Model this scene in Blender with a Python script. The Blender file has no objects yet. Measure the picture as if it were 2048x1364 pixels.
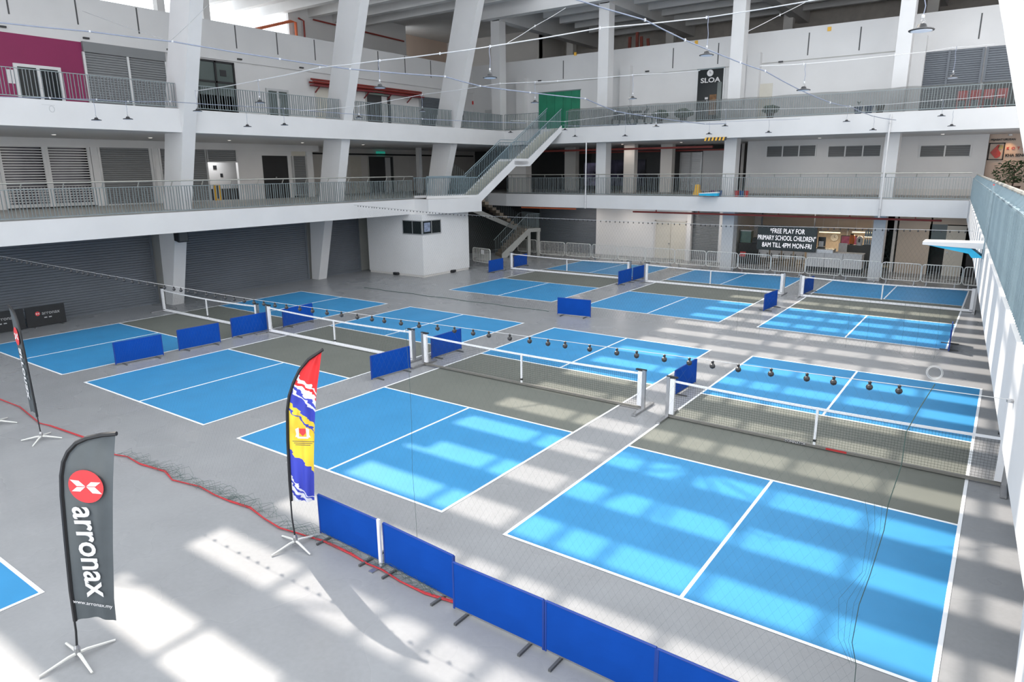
import bpy, bmesh, math, random
from mathutils import Vector, Matrix, Euler
random.seed(7)
scene = bpy.context.scene
R = math.radians

# ------------------------------------------------------------------ camera
CAM = Vector((6.053, -8.143, 5.779))
ROT = Euler((R(76.07), R(0.48), R(35.45)), 'XYZ')
FPX = 1374.8
cd = bpy.data.cameras.new('camera'); cam = bpy.data.objects.new('camera', cd)
scene.collection.objects.link(cam)
cam.location = CAM; cam.rotation_euler = ROT
cd.sensor_width = 36.0; cd.lens = FPX / 2048 * 36.0; cd.clip_end = 400
scene.camera = cam

# ------------------------------------------------------------------ light
w = bpy.data.worlds.new('sky'); scene.world = w; w.use_nodes = True
bg = w.node_tree.nodes['Background']
bg.inputs[0].default_value = (0.91, 0.955, 1.0, 1); bg.inputs[1].default_value = 3.7
SUN = Vector((-2.86, 1.10, 3.15)).normalized()          # direction towards the sun
sd = bpy.data.lights.new('sun', 'SUN'); sd.energy = 10.0; sd.angle = R(0.55); sd.color = (1.0, 0.915, 0.81)
so = bpy.data.objects.new('sun', sd); scene.collection.objects.link(so)
so.rotation_euler = SUN.to_track_quat('Z', 'Y').to_euler(); so.location = (-30, 20, 40)
scene.view_settings.view_transform = 'Standard'; scene.view_settings.look = 'None'
scene.view_settings.gamma = 1.0; scene.view_settings.use_curve_mapping = False
scene.view_settings.exposure = -0.32
scene.cycles.use_denoising = True
scene.cycles.max_bounces = 10; scene.cycles.diffuse_bounces = 6
scene.cycles.transparent_max_bounces = 12
scene.cycles.sample_clamp_indirect = 6.0

# ------------------------------------------------------------------ picture points to places on known planes
RM = ROT.to_matrix()
def ray(px, py):
    return RM @ Vector(((px-1024)/FPX, -(py-682)/FPX, -1.0))
def atX(px, py, x):
    d = ray(px, py); return CAM + d*((x-CAM.x)/d.x)
def atY(px, py, y):
    d = ray(px, py); return CAM + d*((y-CAM.y)/d.y)
def atZ(px, py, z=0.0):
    d = ray(px, py); return CAM + d*((z-CAM.z)/d.z)
def atD(px, py, dist):
    return CAM + ray(px, py).normalized()*dist

# ------------------------------------------------------------------ materials
MATS = {}
def mat(name, col, rough=0.6, metal=0.0, var=0.06, scale=3.0, bump=0.0, bscale=40.0, trans=0.0, emit=None, estr=0.0, spec=0.5, alpha=1.0, detail=4.0, sheen=0.0):
    if name in MATS: return MATS[name]
    m = bpy.data.materials.new(name); m.use_nodes = True
    nt = m.node_tree; b = nt.nodes['Principled BSDF']
    b.inputs['Roughness'].default_value = rough; b.inputs['Metallic'].default_value = metal
    b.inputs['Specular IOR Level'].default_value = spec
    if sheen > 0: b.inputs['Sheen Weight'].default_value = sheen; b.inputs['Sheen Roughness'].default_value = 0.6
    tc = nt.nodes.new('ShaderNodeTexCoord')
    if var > 0:
        n = nt.nodes.new('ShaderNodeTexNoise'); n.inputs['Scale'].default_value = scale; n.inputs['Detail'].default_value = detail
        nt.links.new(tc.outputs['Object'], n.inputs['Vector'])
        r = nt.nodes.new('ShaderNodeValToRGB')
        r.color_ramp.elements[0].position = 0.3; r.color_ramp.elements[1].position = 0.7
        r.color_ramp.elements[0].color = [c*(1-var) for c in col]+[1]
        r.color_ramp.elements[1].color = [min(1, c*(1+var)) for c in col]+[1]
        nt.links.new(n.outputs['Fac'], r.inputs['Fac']); nt.links.new(r.outputs['Color'], b.inputs['Base Color'])
    else:
        b.inputs['Base Color'].default_value = list(col)+[1]
    if bump > 0:
        n2 = nt.nodes.new('ShaderNodeTexNoise'); n2.inputs['Scale'].default_value = bscale
        nt.links.new(tc.outputs['Object'], n2.inputs['Vector'])
        bp = nt.nodes.new('ShaderNodeBump'); bp.inputs['Strength'].default_value = bump; bp.inputs['Distance'].default_value = 0.01
        nt.links.new(n2.outputs['Fac'], bp.inputs['Height']); nt.links.new(bp.outputs['Normal'], b.inputs['Normal'])
    if emit:
        b.inputs['Emission Color'].default_value = list(emit)+[1]; b.inputs['Emission Strength'].default_value = estr
    if trans > 0:
        t = nt.nodes.new('ShaderNodeBsdfTranslucent'); mx = nt.nodes.new('ShaderNodeMixShader'); mx.inputs[0].default_value = trans
        if var > 0: nt.links.new(r.outputs['Color'], t.inputs['Color'])
        else: t.inputs['Color'].default_value = list(col)+[1]
        out = nt.nodes['Material Output']
        nt.links.new(b.outputs[0], mx.inputs[1]); nt.links.new(t.outputs[0], mx.inputs[2]); nt.links.new(mx.outputs[0], out.inputs['Surface'])
    if alpha < 1:
        t = nt.nodes.new('ShaderNodeBsdfTransparent'); mx = nt.nodes.new('ShaderNodeMixShader'); mx.inputs[0].default_value = alpha
        out = nt.nodes['Material Output']
        nt.links.new(t.outputs[0], mx.inputs[1]); nt.links.new(b.outputs[0], mx.inputs[2]); nt.links.new(mx.outputs[0], out.inputs['Surface'])
    MATS[name] = m; return m

def concrete_floor(name, base, rough):
    m = bpy.data.materials.new(name); m.use_nodes = True
    nt = m.node_tree; b = nt.nodes['Principled BSDF']; L = nt.links
    tc = nt.nodes.new('ShaderNodeTexCoord')
    def noise(s, d, dist=0.0):
        n = nt.nodes.new('ShaderNodeTexNoise'); n.inputs['Scale'].default_value = s; n.inputs['Detail'].default_value = d
        n.inputs['Distortion'].default_value = dist
        L.new(tc.outputs['Object'], n.inputs['Vector']); return n
    n1 = noise(0.35, 3); n2 = noise(1.3, 3); n3 = noise(14, 2)
    def ramp(n, lo, hi, p0=0.32, p1=0.68):
        r = nt.nodes.new('ShaderNodeValToRGB'); r.color_ramp.elements[0].position = p0; r.color_ramp.elements[1].position = p1
        r.color_ramp.elements[0].color = (lo, lo, lo, 1); r.color_ramp.elements[1].color = (hi, hi, hi, 1)
        L.new(n.outputs['Fac'], r.inputs['Fac']); return r
    def mul(a, bb):
        x = nt.nodes.new('ShaderNodeMixRGB'); x.blend_type = 'MULTIPLY'; x.inputs[0].default_value = 1
        L.new(a, x.inputs[1]); L.new(bb, x.inputs[2]); return x.outputs[0]
    c = nt.nodes.new('ShaderNodeRGB'); c.outputs[0].default_value = list(base)+[1]
    o = mul(c.outputs[0], ramp(n1, 0.95, 1.03).outputs[0]); o = mul(o, ramp(n2, 0.96, 1.03).outputs[0]); o = mul(o, ramp(n3, 0.975, 1.02).outputs[0])
    L.new(o, b.inputs['Base Color'])
    rr = ramp(n1, rough-0.01, rough+0.02); L.new(rr.outputs[0], b.inputs['Roughness'])
    b.inputs['Specular IOR Level'].default_value = 0.17
    MATS[name] = m; return m

M_FLOOR = concrete_floor('polished_concrete', (0.262, 0.266, 0.275), 0.27)
M_DECK = concrete_floor('deck_screed', (0.34, 0.34, 0.33), 0.5)
WHITE = mat('white_paint', (0.60, 0.60, 0.605), 0.65, var=0.03, scale=0.8)
WHITE2 = mat('white_wall_paint', (0.66, 0.66, 0.665), 0.7, var=0.04, scale=0.5)
OFFW = mat('off_white_paint', (0.62, 0.60, 0.575), 0.7, var=0.04, scale=0.7)
SOFFIT = mat('grey_soffit', (0.42, 0.42, 0.40), 0.8, var=0.05, scale=1.0)
CEIL = mat('ceiling_concrete', (0.60, 0.60, 0.60), 0.8, var=0.06, scale=0.7)
BLUE = mat('court_blue', (0.038, 0.228, 0.455), 0.5, var=0.05, scale=1.2, bump=0.1, bscale=300, spec=0.28)
GREY = mat('court_grey', (0.138, 0.145, 0.128), 0.65, spec=0.25, var=0.05, scale=1.2, bump=0.1, bscale=300)
LINE = mat('line_white', (0.82, 0.83, 0.85), 0.5, var=0.02)
RAIL = mat('rail_grey_steel', (0.215, 0.255, 0.265), 0.45, metal=0.35, var=0.05, scale=6)
RAILB = mat('rail_blue_grey_steel', (0.205, 0.275, 0.310), 0.45, metal=0.25, var=0.05, scale=6)
HAND = mat('handrail_steel', (0.42, 0.41, 0.37), 0.35, metal=0.6, var=0.05, scale=6)
SHUT = mat('shutter_grey', (0.205, 0.215, 0.225), 0.5, metal=0.3, var=0.05, scale=0.6)
SHUTD = mat('shutter_slate', (0.135, 0.150, 0.172), 0.5, metal=0.2, var=0.08, scale=0.5)
ALU = mat('aluminium', (0.52, 0.53, 0.54), 0.4, metal=0.7, var=0.04, scale=5)
ALUW = mat('white_aluminium', (0.66, 0.67, 0.68), 0.5, var=0.03)
MAG = mat('magenta_paint', (0.235, 0.014, 0.085), 0.6, var=0.06, scale=0.5)
GLASSD = mat('dark_glass', (0.012, 0.016, 0.018), 0.15, var=0.0, spec=0.25)
GLASSG = mat('grey_glass', (0.10, 0.125, 0.12), 0.12, var=0.08, scale=0.8)
BLACK = mat('black_paint', (0.012, 0.012, 0.014), 0.5, var=0.1)
BLACKP = mat('black_plastic', (0.016, 0.017, 0.02), 0.4, var=0.05)
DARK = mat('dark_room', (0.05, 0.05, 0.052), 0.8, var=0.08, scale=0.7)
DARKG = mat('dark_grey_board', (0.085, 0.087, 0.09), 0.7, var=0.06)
PANEL = mat('royal_blue_cloth', (0.002, 0.058, 0.34), 0.8, var=0.10, scale=1.5, bump=0.3, bscale=8, spec=0.15)
PANELT = mat('royal_blue_frame', (0.004, 0.04, 0.26), 0.5, var=0.05)
STEEL = mat('steel_tube', (0.40, 0.40, 0.41), 0.35, metal=0.8, var=0.05, scale=8)
GALV = mat('galvanised_tube', (0.68, 0.68, 0.65), 0.5, metal=0.3, var=0.06, scale=8)
NETW = mat('net_white_tape', (0.80, 0.80, 0.82), 0.6, var=0.02)
NETB = mat('net_cord_dark', (0.03, 0.032, 0.03), 0.7, var=0.0)
NETG = mat('net_cord_green', (0.045, 0.085, 0.075), 0.7, var=0.0)
NETBR = mat('net_base_bar', (0.23, 0.22, 0.20), 0.5, metal=0.4, var=0.05)
CABLE = mat('cable_blue_grey', (0.22, 0.25, 0.33), 0.5, var=0.1, scale=8)
CABLEW = mat('cable_white', (0.52, 0.53, 0.55), 0.5, var=0.05)
WIRE = mat('steel_wire', (0.42, 0.43, 0.44), 0.4, metal=0.3, var=0.05)
LENS = mat('lamp_diffuser', (0.72, 0.76, 0.85), 0.4, var=0.0)
ROPE = mat('red_rope', (0.42, 0.030, 0.038), 0.8, var=0.15, scale=30)
REDP = mat('red_pipe', (0.26, 0.040, 0.032), 0.5, var=0.1, scale=3)
ORANGE = mat('orange_pipe', (0.62, 0.15, 0.06), 0.5, var=0.1)
GREEN = mat('green_panel', (0.015, 0.20, 0.11), 0.5, var=0.15, scale=1.5)
LEAF = mat('leaf_green', (0.035, 0.075, 0.025), 0.6, var=0.35, scale=6)
FLAGG = mat('flag_charcoal', (0.105, 0.120, 0.130), 0.7, var=0.10, scale=2.5, trans=0.35)
FLAGR = mat('flag_coral_red', (0.80, 0.075, 0.085), 0.7, var=0.03, trans=0.25)
FLAGW = mat('flag_white_print', (0.80, 0.79, 0.80), 0.7, var=0.02, trans=0.2)
CYAN = mat('cyan_tarpaulin', (0.010, 0.38, 0.62), 0.5, var=0.1, scale=3)
DOORC = mat('cream_door', (0.60, 0.575, 0.51), 0.6, var=0.03)
BEIGE = mat('beige_wall', (0.55, 0.47, 0.39), 0.7, var=0.04, scale=0.7)
PLUSH = mat('pinkish_wall', (0.62, 0.50, 0.42), 0.7, var=0.04, scale=0.7)
YEL = mat('yellow_plastic', (0.75, 0.42, 0.04), 0.5, var=0.05)
REDPL = mat('red_plastic', (0.48, 0.03, 0.03), 0.5, var=0.08)
BLUEPL = mat('navy_plastic', (0.03, 0.09, 0.24), 0.5, var=0.08)
SCREEN = mat('led_board_face', (0.016, 0.028, 0.032), 0.4, var=0.1)
SCRTXT = mat('led_lit_letters', (0.9, 0.9, 0.95), 0.5, var=0, emit=(1.0, 0.96, 1.0), estr=1.0)
TUBE = mat('lit_tube', (0.9, 0.8, 0.6), 0.5, var=0, emit=(1.0, 0.80, 0.45), estr=2.5)
EXITG = mat('exit_sign_green', (0.02, 0.32, 0.24), 0.5, var=0.1, scale=12, emit=(0.02, 0.5, 0.36), estr=0.5)
REDLOGO = mat('logo_red', (0.50, 0.03, 0.015), 0.4, var=0.15, scale=4)
BROWN = mat('planter_brown', (0.06, 0.035, 0.025), 0.6, var=0.15)
VEIL = mat('shade_netting', (0.14, 0.145, 0.14), 0.8, var=0.15, scale=1.5, alpha=0.62)
MESHG = mat('grille_backing', (0.30, 0.30, 0.34), 0.7, var=0.3, scale=0.9)
STEP = mat('stair_cream', (0.66, 0.63, 0.54), 0.7, var=0.05)
STEPB = mat('stair_tread_brown', (0.30, 0.245, 0.19), 0.7, var=0.08)
CONC = mat('fair_faced_concrete', (0.33, 0.33, 0.31), 0.75, var=0.08, scale=1)

# ------------------------------------------------------------------ mesh building
class MB:
    def __init__(s): s.v = []; s.f = []
    def add(s, vs, fs):
        n = len(s.v); s.v += [tuple(v) for v in vs]; s.f += [tuple(n+i for i in f) for f in fs]; return s
    def box(s, x0, x1, y0, y1, z0, z1):
        return s.add([(x0,y0,z0),(x1,y0,z0),(x1,y1,z0),(x0,y1,z0),(x0,y0,z1),(x1,y0,z1),(x1,y1,z1),(x0,y1,z1)],
                     [(0,3,2,1),(4,5,6,7),(0,1,5,4),(1,2,6,5),(2,3,7,6),(3,0,4,7)])
    def hexa(s, b, t):
        return s.add(list(b)+list(t), [(3,2,1,0),(4,5,6,7),(0,1,5,4),(1,2,6,5),(2,3,7,6),(3,0,4,7)])
    def beam(s, p, q, wid, hei, up=(0,0,1)):
        p = Vector(p); q = Vector(q); d = (q-p).normalized(); u = Vector(up)
        a = d.cross(u)
        if a.length < 1e-5: a = d.cross(Vector((1,0,0)))
        a.normalize(); bb = a.cross(d).normalized()
        a *= wid/2; bb *= hei/2
        return s.hexa([p-a-bb, p+a-bb, p+a+bb, p-a+bb], [q-a-bb, q+a-bb, q+a+bb, q-a+bb])
    def tube(s, pts, r, n=6, caps=True):
        pts = [Vector(p) for p in pts]; rings = []; ref = None
        for i, p in enumerate(pts):
            d = (pts[min(i+1, len(pts)-1)] - pts[max(i-1, 0)])
            d.normalize()
            if ref is None:
                ref = d.orthogonal().normalized()
            ref = (ref - d*ref.dot(d)); ref.normalize(); b = d.cross(ref)
            rr = r[i] if isinstance(r, (list, tuple)) else r
            rings.append([p + (ref*math.cos(2*math.pi*k/n) + b*math.sin(2*math.pi*k/n))*rr for k in range(n)])
        vs = [v for ring in rings for v in ring]; fs = []
        for i in range(len(pts)-1):
            for k in range(n):
                fs.append((i*n+k, i*n+(k+1) % n, (i+1)*n+(k+1) % n, (i+1)*n+k))
        if caps:
            fs.append(tuple(range(n-1, -1, -1))); fs.append(tuple((len(pts)-1)*n+k for k in range(n)))
        return s.add(vs, fs)
    def prism(s, poly, z0, z1):
        n = len(poly)
        a = sum(poly[i][0]*poly[(i+1) % n][1]-poly[(i+1) % n][0]*poly[i][1] for i in range(n))
        if a < 0: poly = poly[::-1]
        vs = [(x,y,z0) for x, y in poly]+[(x,y,z1) for x, y in poly]
        return s.add(vs, [tuple(range(n-1,-1,-1)), tuple(range(n,2*n))]+[(i,(i+1) % n,n+(i+1) % n,n+i) for i in range(n)])
    def slab(s, poly, u, v, o, th):
        """polygon (a,b) in the plane o + a*u + b*v, thickened by th along u x v"""
        u = Vector(u); v = Vector(v); o = Vector(o); nn = u.cross(v).normalized()*th; n = len(poly)
        A = [o+u*a+v*b for a, b in poly]; B = [p+nn for p in A]
        return s.add(A+B, [tuple(range(n-1,-1,-1)), tuple(range(n,2*n))]+[(i,(i+1) % n,n+(i+1) % n,n+i) for i in range(n)])
    def lathe(s, prof, c=(0,0,0), n=16):
        c = Vector(c); vs = []; fs = []
        for r, z in prof:
            for k in range(n): vs.append(c+Vector((r*math.cos(2*math.pi*k/n), r*math.sin(2*math.pi*k/n), z)))
        for i in range(len(prof)-1):
            for k in range(n): fs.append((i*n+k, i*n+(k+1) % n, (i+1)*n+(k+1) % n, (i+1)*n+k))
        fs.append(tuple(range(n-1,-1,-1))); fs.append(tuple((len(prof)-1)*n+k for k in range(n)))
        return s.add(vs, fs)
    def quad(s, a, b, c, d): return s.add([a,b,c,d], [(0,1,2,3)])
    def mesh(s, name, m, off=(0,0,0), smooth=False):
        me = bpy.data.meshes.new(name); off = Vector(off)
        me.from_pydata([Vector(v)-off for v in s.v], [], s.f); me.validate(); me.update()
        if m: me.materials.append(m)
        if smooth: me.polygons.foreach_set('use_smooth', [True]*len(me.polygons))
        return me
    def build(s, name, m, parent=None, smooth=False, local=False):
        off = (0,0,0) if (parent is None or local) else parent.location
        return link(name, s.mesh(name, m, off, smooth), parent)

COL = scene.collection
def link(name, me, parent=None, loc=None, rot=None, scale=None):
    o = bpy.data.objects.new(name, me); COL.objects.link(o)
    if parent: o.parent = parent
    if loc is not None: o.location = loc
    if rot is not None: o.rotation_euler = rot
    if scale is not None: o.scale = scale
    return o
def tag(o, label=None, cat=None, group=None, kind=None):
    if label: o['label'] = label
    if cat: o['category'] = cat
    if group: o['group'] = group
    if kind: o['kind'] = kind
    return o
def thing(name, label, cat, loc=(0,0,0), rz=0.0, group=None):
    e = bpy.data.objects.new(name, None); COL.objects.link(e); e.location = loc; e.rotation_euler = (0,0,rz)
    e.empty_display_size = 0.1
    return tag(e, label, cat, group)
def struct(name, label=None, loc=(0,0,0)):
    e = bpy.data.objects.new(name, None); COL.objects.link(e); e.location = loc
    return tag(e, label, None, None, 'structure')
def smesh(mb, name, m, label=None, smooth=False):
    return tag(mb.build(name, m, None, smooth), label, None, None, 'structure')
def copy_tree(o, parent=None, loc=None, rz=None, label=None):
    c = o.copy(); COL.objects.link(c); c.parent = parent
    if loc is not None: c.location = loc
    if rz is not None: c.rotation_euler = (0,0,rz)
    if label: c['label'] = label
    for ch in list(o.children): copy_tree(ch, c)
    return c
def text_mesh(s, size, m, extrude=0.004, align='CENTER', spacing=1.0, bold=0.0, shear=0.0):
    cu = bpy.data.curves.new('lettering', 'FONT'); cu.body = s; cu.size = size; cu.extrude = extrude
    cu.align_x = align; cu.align_y = 'CENTER'; cu.space_character = spacing; cu.offset = bold; cu.shear = shear; cu.resolution_u = 3
    ob = bpy.data.objects.new('lettering', cu); COL.objects.link(ob)
    bpy.context.view_layer.update()
    dg = bpy.context.evaluated_depsgraph_get()
    me = bpy.data.meshes.new_from_object(ob.evaluated_get(dg))
    bpy.data.objects.remove(ob); bpy.data.curves.remove(cu)
    me.materials.clear(); me.materials.append(m); return me

Z1B, Z1, Z2B, Z2 = 3.47, 4.28, 7.39, 8.31       # first and second floor slabs
XL2 = -21.7
XL, YB = -21.0, 30.0                             # atrium edges of the left and the back galleries
def XR(y): return 6.20 - 0.057*y                 # atrium edge of the right gallery

# ================================================================== THE SETTING
smesh(MB().box(-36, 16, -18, 46, -0.3, 0), 'floor', M_FLOOR, 'polished grey concrete hall floor under the courts')
# first floor slab (left gallery, landing, back gallery)
lp = [(-36,-18),(-21,-18),(-21,20.5),(-20.0,20.5),(-19.25,24.3),(-24.6,24.3),(-24.6,30.9),(-23.0,30.4),(-21.6,30.0),(XR(30),30.0),(XR(30),46),(-36,46)]
smesh(MB().prism(lp, Z1B, Z1-0.012), 'slab', WHITE, 'white first-floor slab edge wrapping the left and back of the hall')
smesh(MB().prism([(-36,-18),(-21.06,-18),(-21.06,20.6),(-20.1,20.6),(-19.4,24.2),(-24.7,24.2),(-24.7,31.0),(-23.0,30.5),(-21.6,30.06),(XR(30),30.06),(XR(30),46),(-36,46)], Z1-0.012, Z1), 'floor', M_DECK, 'grey screed floor of the first-floor gallery')
lp2 = [(-36,-18),(XL2,-18),(XL2,30),(5.2,30),(16,30),(16,46),(-36,46)]
smesh(MB().prism(lp2, Z2B, Z2-0.012), 'slab', WHITE, 'white second-floor slab edge wrapping the left and back of the hall')
smesh(MB().prism([(-36,-18),(XL2-0.06,-18),(XL2-0.06,30.06),(16,30.06),(16,46),(-36,46)], Z2-0.012, Z2), 'floor', M_DECK, 'grey screed floor of the second-floor gallery')
# right gallery slab, curving round to the gallery the picture is taken from
qa = atZ(2049, 1190, 3.43); qb = atZ(2029, 1364, 3.43); qc = qb + (qb-qa)*2.2
rp = [(XR(30),30),(XR(-3.0),-3.0),(qa.x,qa.y),(qb.x,qb.y),(qc.x,qc.y),(qc.x-0.3,-7.2),(4.9,-8.6),(4.9,-18),(16,-18),(16,46),(XR(30),46)]
smesh(MB().prism(rp, 3.43, 4.30), 'slab', WHITE, 'white slab edge of the right-hand gallery')
# upper roof over the galleries
roofp = [(-36,-18),(-19.4,-18),(-19.4,30.4),(16,30.4),(16,46),(-36,46)]
smesh(MB().prism(roofp, 16.6, 17.0), 'ceiling', CEIL, 'grey concrete ceiling slab above the top floor')
cb = struct('ceiling', 'ribbed concrete beams under the top floor ceiling', (-28, 10, 16))
for y in [4.0+2.05*k for k in range(13)]:
    MB().box(-36, -19.4, y-0.22, y+0.22, 15.75, 16.6).build('ceiling_rib', CEIL, cb)
for y in [32.3+2.1*k for k in range(6)]:
    MB().box(-21.4, 16, y-0.2, y+0.2, 15.75, 16.6).build('ceiling_rib', CEIL, cb)
MB().box(-24, 16, 30.4, 31.0, 15.35, 16.6).build('edge_beam', WHITE, cb)
for x in (-23.0, -15.0, -7.0, 1.0, 9.0):
    MB().box(x-0.32, x+0.32, 31.0, 46, 15.3, 16.6).build('cross_beam', CEIL, cb)
# roof over the void: fixed louvre blades with glazing bars between them
PIT = 1.65; HR = 17.06; SH = HR/SUN.z
sx, sy = -SUN.x*SH, -SUN.y*SH                    # where sunlight from the roof lands on the floor
lv = struct('roof', 'louvred skylight roof over the hall, blades running across', (-6, 8, HR))
x0r, x1r = -19.6, 16.0
for k in range(-13, 16):
    yc = 0.5 + PIT*(k+0.5)                       # middle of a shaded strip on the floor
    yr = yc - sy
    if yr < -17.5 or yr > 30.4: continue
    MB().box(x0r, -4.6, yr-0.47, yr+0.47, HR-0.05, HR+0.05).build('louvre_blade', CEIL, lv)
    MB().box(-4.6, x1r, yr-0.06, yr+0.06, HR-0.05, HR+0.05).build('glazing_bar', CEIL, lv)  # unseen right half shaped open, so more sky light brightens this side
for xf in (-1.72, 0.02, 0.88, 1.76, 3.28, 4.9, 6.5, 8.2, 10.0, 12.0, 14.0, 16.0, 18.0, 20.0, 22.0, 24.0, 26, 28, 30):
    xr = xf - sx
    if xr > x1r: continue
    MB().box(xr-0.05, xr+0.05, -17.6, 30.3, HR-0.16, HR-0.06).build('glazing_bar', CEIL, lv)
node = atZ(1425, 948) - Vector((sx, sy, 0)) ; node.z = HR-0.25
for a in (10, 38, 66, 94, 122, 150, 178):
    d = Vector((math.cos(R(a)), math.sin(R(a)), 0))
    MB().beam(node, node - d*2.4, 0.07, 0.07).build('tie_rod', CEIL, lv)
MB().lathe([(0.32,-0.05),(0.32,0.05)], node, 14).build('node_plate', CEIL, lv)
for xf, yf in ((-1.7,-3.5),(3.3,7.2)):
    p = Vector((xf, yf, 0)) - Vector((sx, sy, 0)); p.z = HR-0.25
    MB().beam(p-Vector((2.4,1.1,0)), p+Vector((2.4,1.1,0)), 0.06, 0.06).build('tie_rod', CEIL, lv)

smesh(MB().box(16, 16.3, -18, 46, 0, 16.9), 'wall_right', WHITE2, 'unseen white wall behind the right gallery, added to cut side light')  # unseen wall added to block side light and bounce some back

# ------------------------------------------------------------------ inclined columns
def inclined(name, y, prof, lo, th, label):
    """prof: (z, x0, x1) sections above the first floor; lo: below"""
    root = struct(name, label, (prof[0][1], y, 0))
    for nm, pr in (('column_foot', lo), ('column_shaft', prof)):
        mb = MB()
        for (za, a0, a1), (zb, b0, b1) in zip(pr[:-1], pr[1:]):
            mb.hexa([(a0,y,za),(a1,y,za),(a1,y+th,za),(a0,y+th,za)], [(b0,y,zb),(b1,y,zb),(b1,y+th,zb),(b0,y+th,zb)])
        if pr: mb.build(nm, WHITE, root)
    return root
inclined('column', 7.8, [(Z1,-23.85,-22.60),(Z2,-22.78,-21.35),(16.7,-19.95,-18.6)], [(0,-24.72,-24.18),(Z1B,-24.55,-23.15)], 0.55, 'white inclined column with tapered foot, nearest of the three on the left gallery')
inclined('column', 16.4, [(Z1,-24.12,-22.78),(Z2,-23.15,-21.75),(16.7,-20.7,-19.1)], [(0,-25.2,-24.62),(Z1B,-24.98,-23.7)], 0.55, 'white inclined column with tapered foot, middle of the three on the left gallery')
inclined('column', 25.0, [(Z1,-24.25,-22.95),(Z2,-23.3,-21.75),(16.7,-21.0,-19.3)], [], 0.55, 'white inclined column beside the gallery stair')
mb = MB(); y = 16.6
rc = struct('column', 'white inclined column at the top right edge', (6.7, y, 0))
for (za,a0),(zb,b0) in (((4.2,6.7),(7.44,5.80)),((7.44,5.80),(16.7,3.25))):
    mb.hexa([(a0,y,za),(a0+1.5,y,za),(a0+1.5,y+0.6,za),(a0,y+0.6,za)], [(b0,y,zb),(b0+1.5,y,zb),(b0+1.5,y+0.6,zb),(b0,y+0.6,zb)])
mb.build('column_shaft', WHITE, rc)

# ------------------------------------------------------------------ back gallery columns
for i, (xa, xb) in enumerate(((-23.45,-22.75),(-15.38,-14.7),(-7.33,-6.65),(0.62,1.25))):
    c = struct('column', ('white square column ' + ('beside the gallery stair','on the back gallery above the row of crowd barriers','on the back gallery beside the dark glass shopfront','on the back gallery between the two groups of louvred vents')[i]), (xa, 31, 0))
    gx = {1:(1195,1222),2:(1441,1464),3:(1741,1765)}.get(i)
    if i > 1: MB().box(atY(gx[0],500,32.0).x, atY(gx[1],500,32.0).x, 32.0, 32.7, 0, Z1B).build('column_shaft', WHITE, c)
    if i > 0: MB().box(xa, xb, 31.0, 31.7, Z1, Z2B).build('column_shaft', WHITE, c)
    MB().box(xa, xb, 31.0, 31.7, Z2, 15.5).build('column_shaft', WHITE, c)

# ------------------------------------------------------------------ left walls
XS0, XS1, XS2 = -25.35, -30.0, -27.5
smesh(MB().box(XS0-0.2, XS0, -18, 24.5, 0, Z1B), 'wall_left', CONC, 'ground floor wall behind the slate roller shutters')
def yl(px, py, x): return atX(px, py, x).y
HP = 13.15
# second floor left wall with openings kept shallow: one wall, fittings proud of it
wl = struct('wall_left', 'white second-floor wall of the left gallery with parapet above', (XS2, 10, Z2))
MB().box(XS2-0.25, XS2, -18, 34.0, Z2, HP).build('wall_face', WHITE2, wl)
ym = yl(173, 140, XS2)
MB().box(XS2, XS2+0.015, -18, ym, Z2, 11.30).build('magenta_panel', MAG, wl)
MB().box(XS2, XS2+0.10, ym, 34.0, 11.33, 11.40).build('ledge', WHITE2, wl)
for px in (20, 155, 275, 468, 550, 625, 752, 806, 858):
    yy = atX(px, 40, XS2).y
    MB().box(XS2, XS2+0.012, yy-0.03, yy+0.03, HP-1.15, HP-0.05).build('joint_strip', DARKG, wl)
for px, py in ((5,58),(172,82),(338,100),(478,117),(602,136)):
    p = atX(px, py, XS2); MB().box(XS2, XS2+0.1, p.y-0.12, p.y+0.12, 11.45, 11.52).build('spot_fitting', BLACKP, wl)
# first floor left shop wall
ws = struct('wall_left', 'white first-floor shop wall of the left gallery', (XS1, 10, Z1))
def segL(px0, px1, z0, z1, m, name='wall_face', dx=0.0, th=0.2, x=XS1, py=350):
    a, b = yl(px0, py, x), yl(px1, py, x)
    return MB().box(x+dx-th, x+dx, a, b, z0, z1).build(name, m, ws)
segL(-60, 4, Z1, Z2B, WHITE2); segL(-60, 640, 7.02, Z2B, WHITE2, 'fascia', dx=0.06)
segL(186, 203, Z1, 7.02, ALUW, 'pier', dx=0.10); segL(305, 322, Z1, 7.02, ALUW, 'pier', dx=0.10)
segL(478, 527, Z1, 7.02, WHITE2); segL(527, 578, 6.75, 7.02, WHITE2); segL(578, 586, Z1, 7.02, WHITE2)
segL(586, 614, 6.75, 7.02, DOORC, 'cream_panel'); segL(614, 626, Z1, 7.02, ALUW, 'pier', dx=0.10)
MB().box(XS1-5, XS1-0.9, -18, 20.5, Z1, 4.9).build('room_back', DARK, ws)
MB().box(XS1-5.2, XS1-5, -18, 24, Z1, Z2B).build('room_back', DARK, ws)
# recess right of the shops
wr = struct('wall_left', 'shaded recess wall of the first-floor gallery with cream doors', (-33, 24, Z1))
XR1 = -32.5
MB().box(XR1-0.2, XR1, yl(622,350,XS1), 41, Z1, Z2B).build('wall_face', OFFW, wr)
MB().box(XR1, XS1, yl(622,350,XS1)-0.2, yl(622,350,XS1), Z1, Z2B).build('wall_face', OFFW, wr)
MB().box(XR1, XR1+0.2, yl(626,350,XR1), 40, 6.95, 7.05).build('cable_tray', BLACK, wr)
pc = atX(838, 350, -28.5); MB().box(-28.6, -28.3, pc.y-0.14, pc.y+0.14, Z1, Z2B).build('pier', WHITE2, wr)
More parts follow.
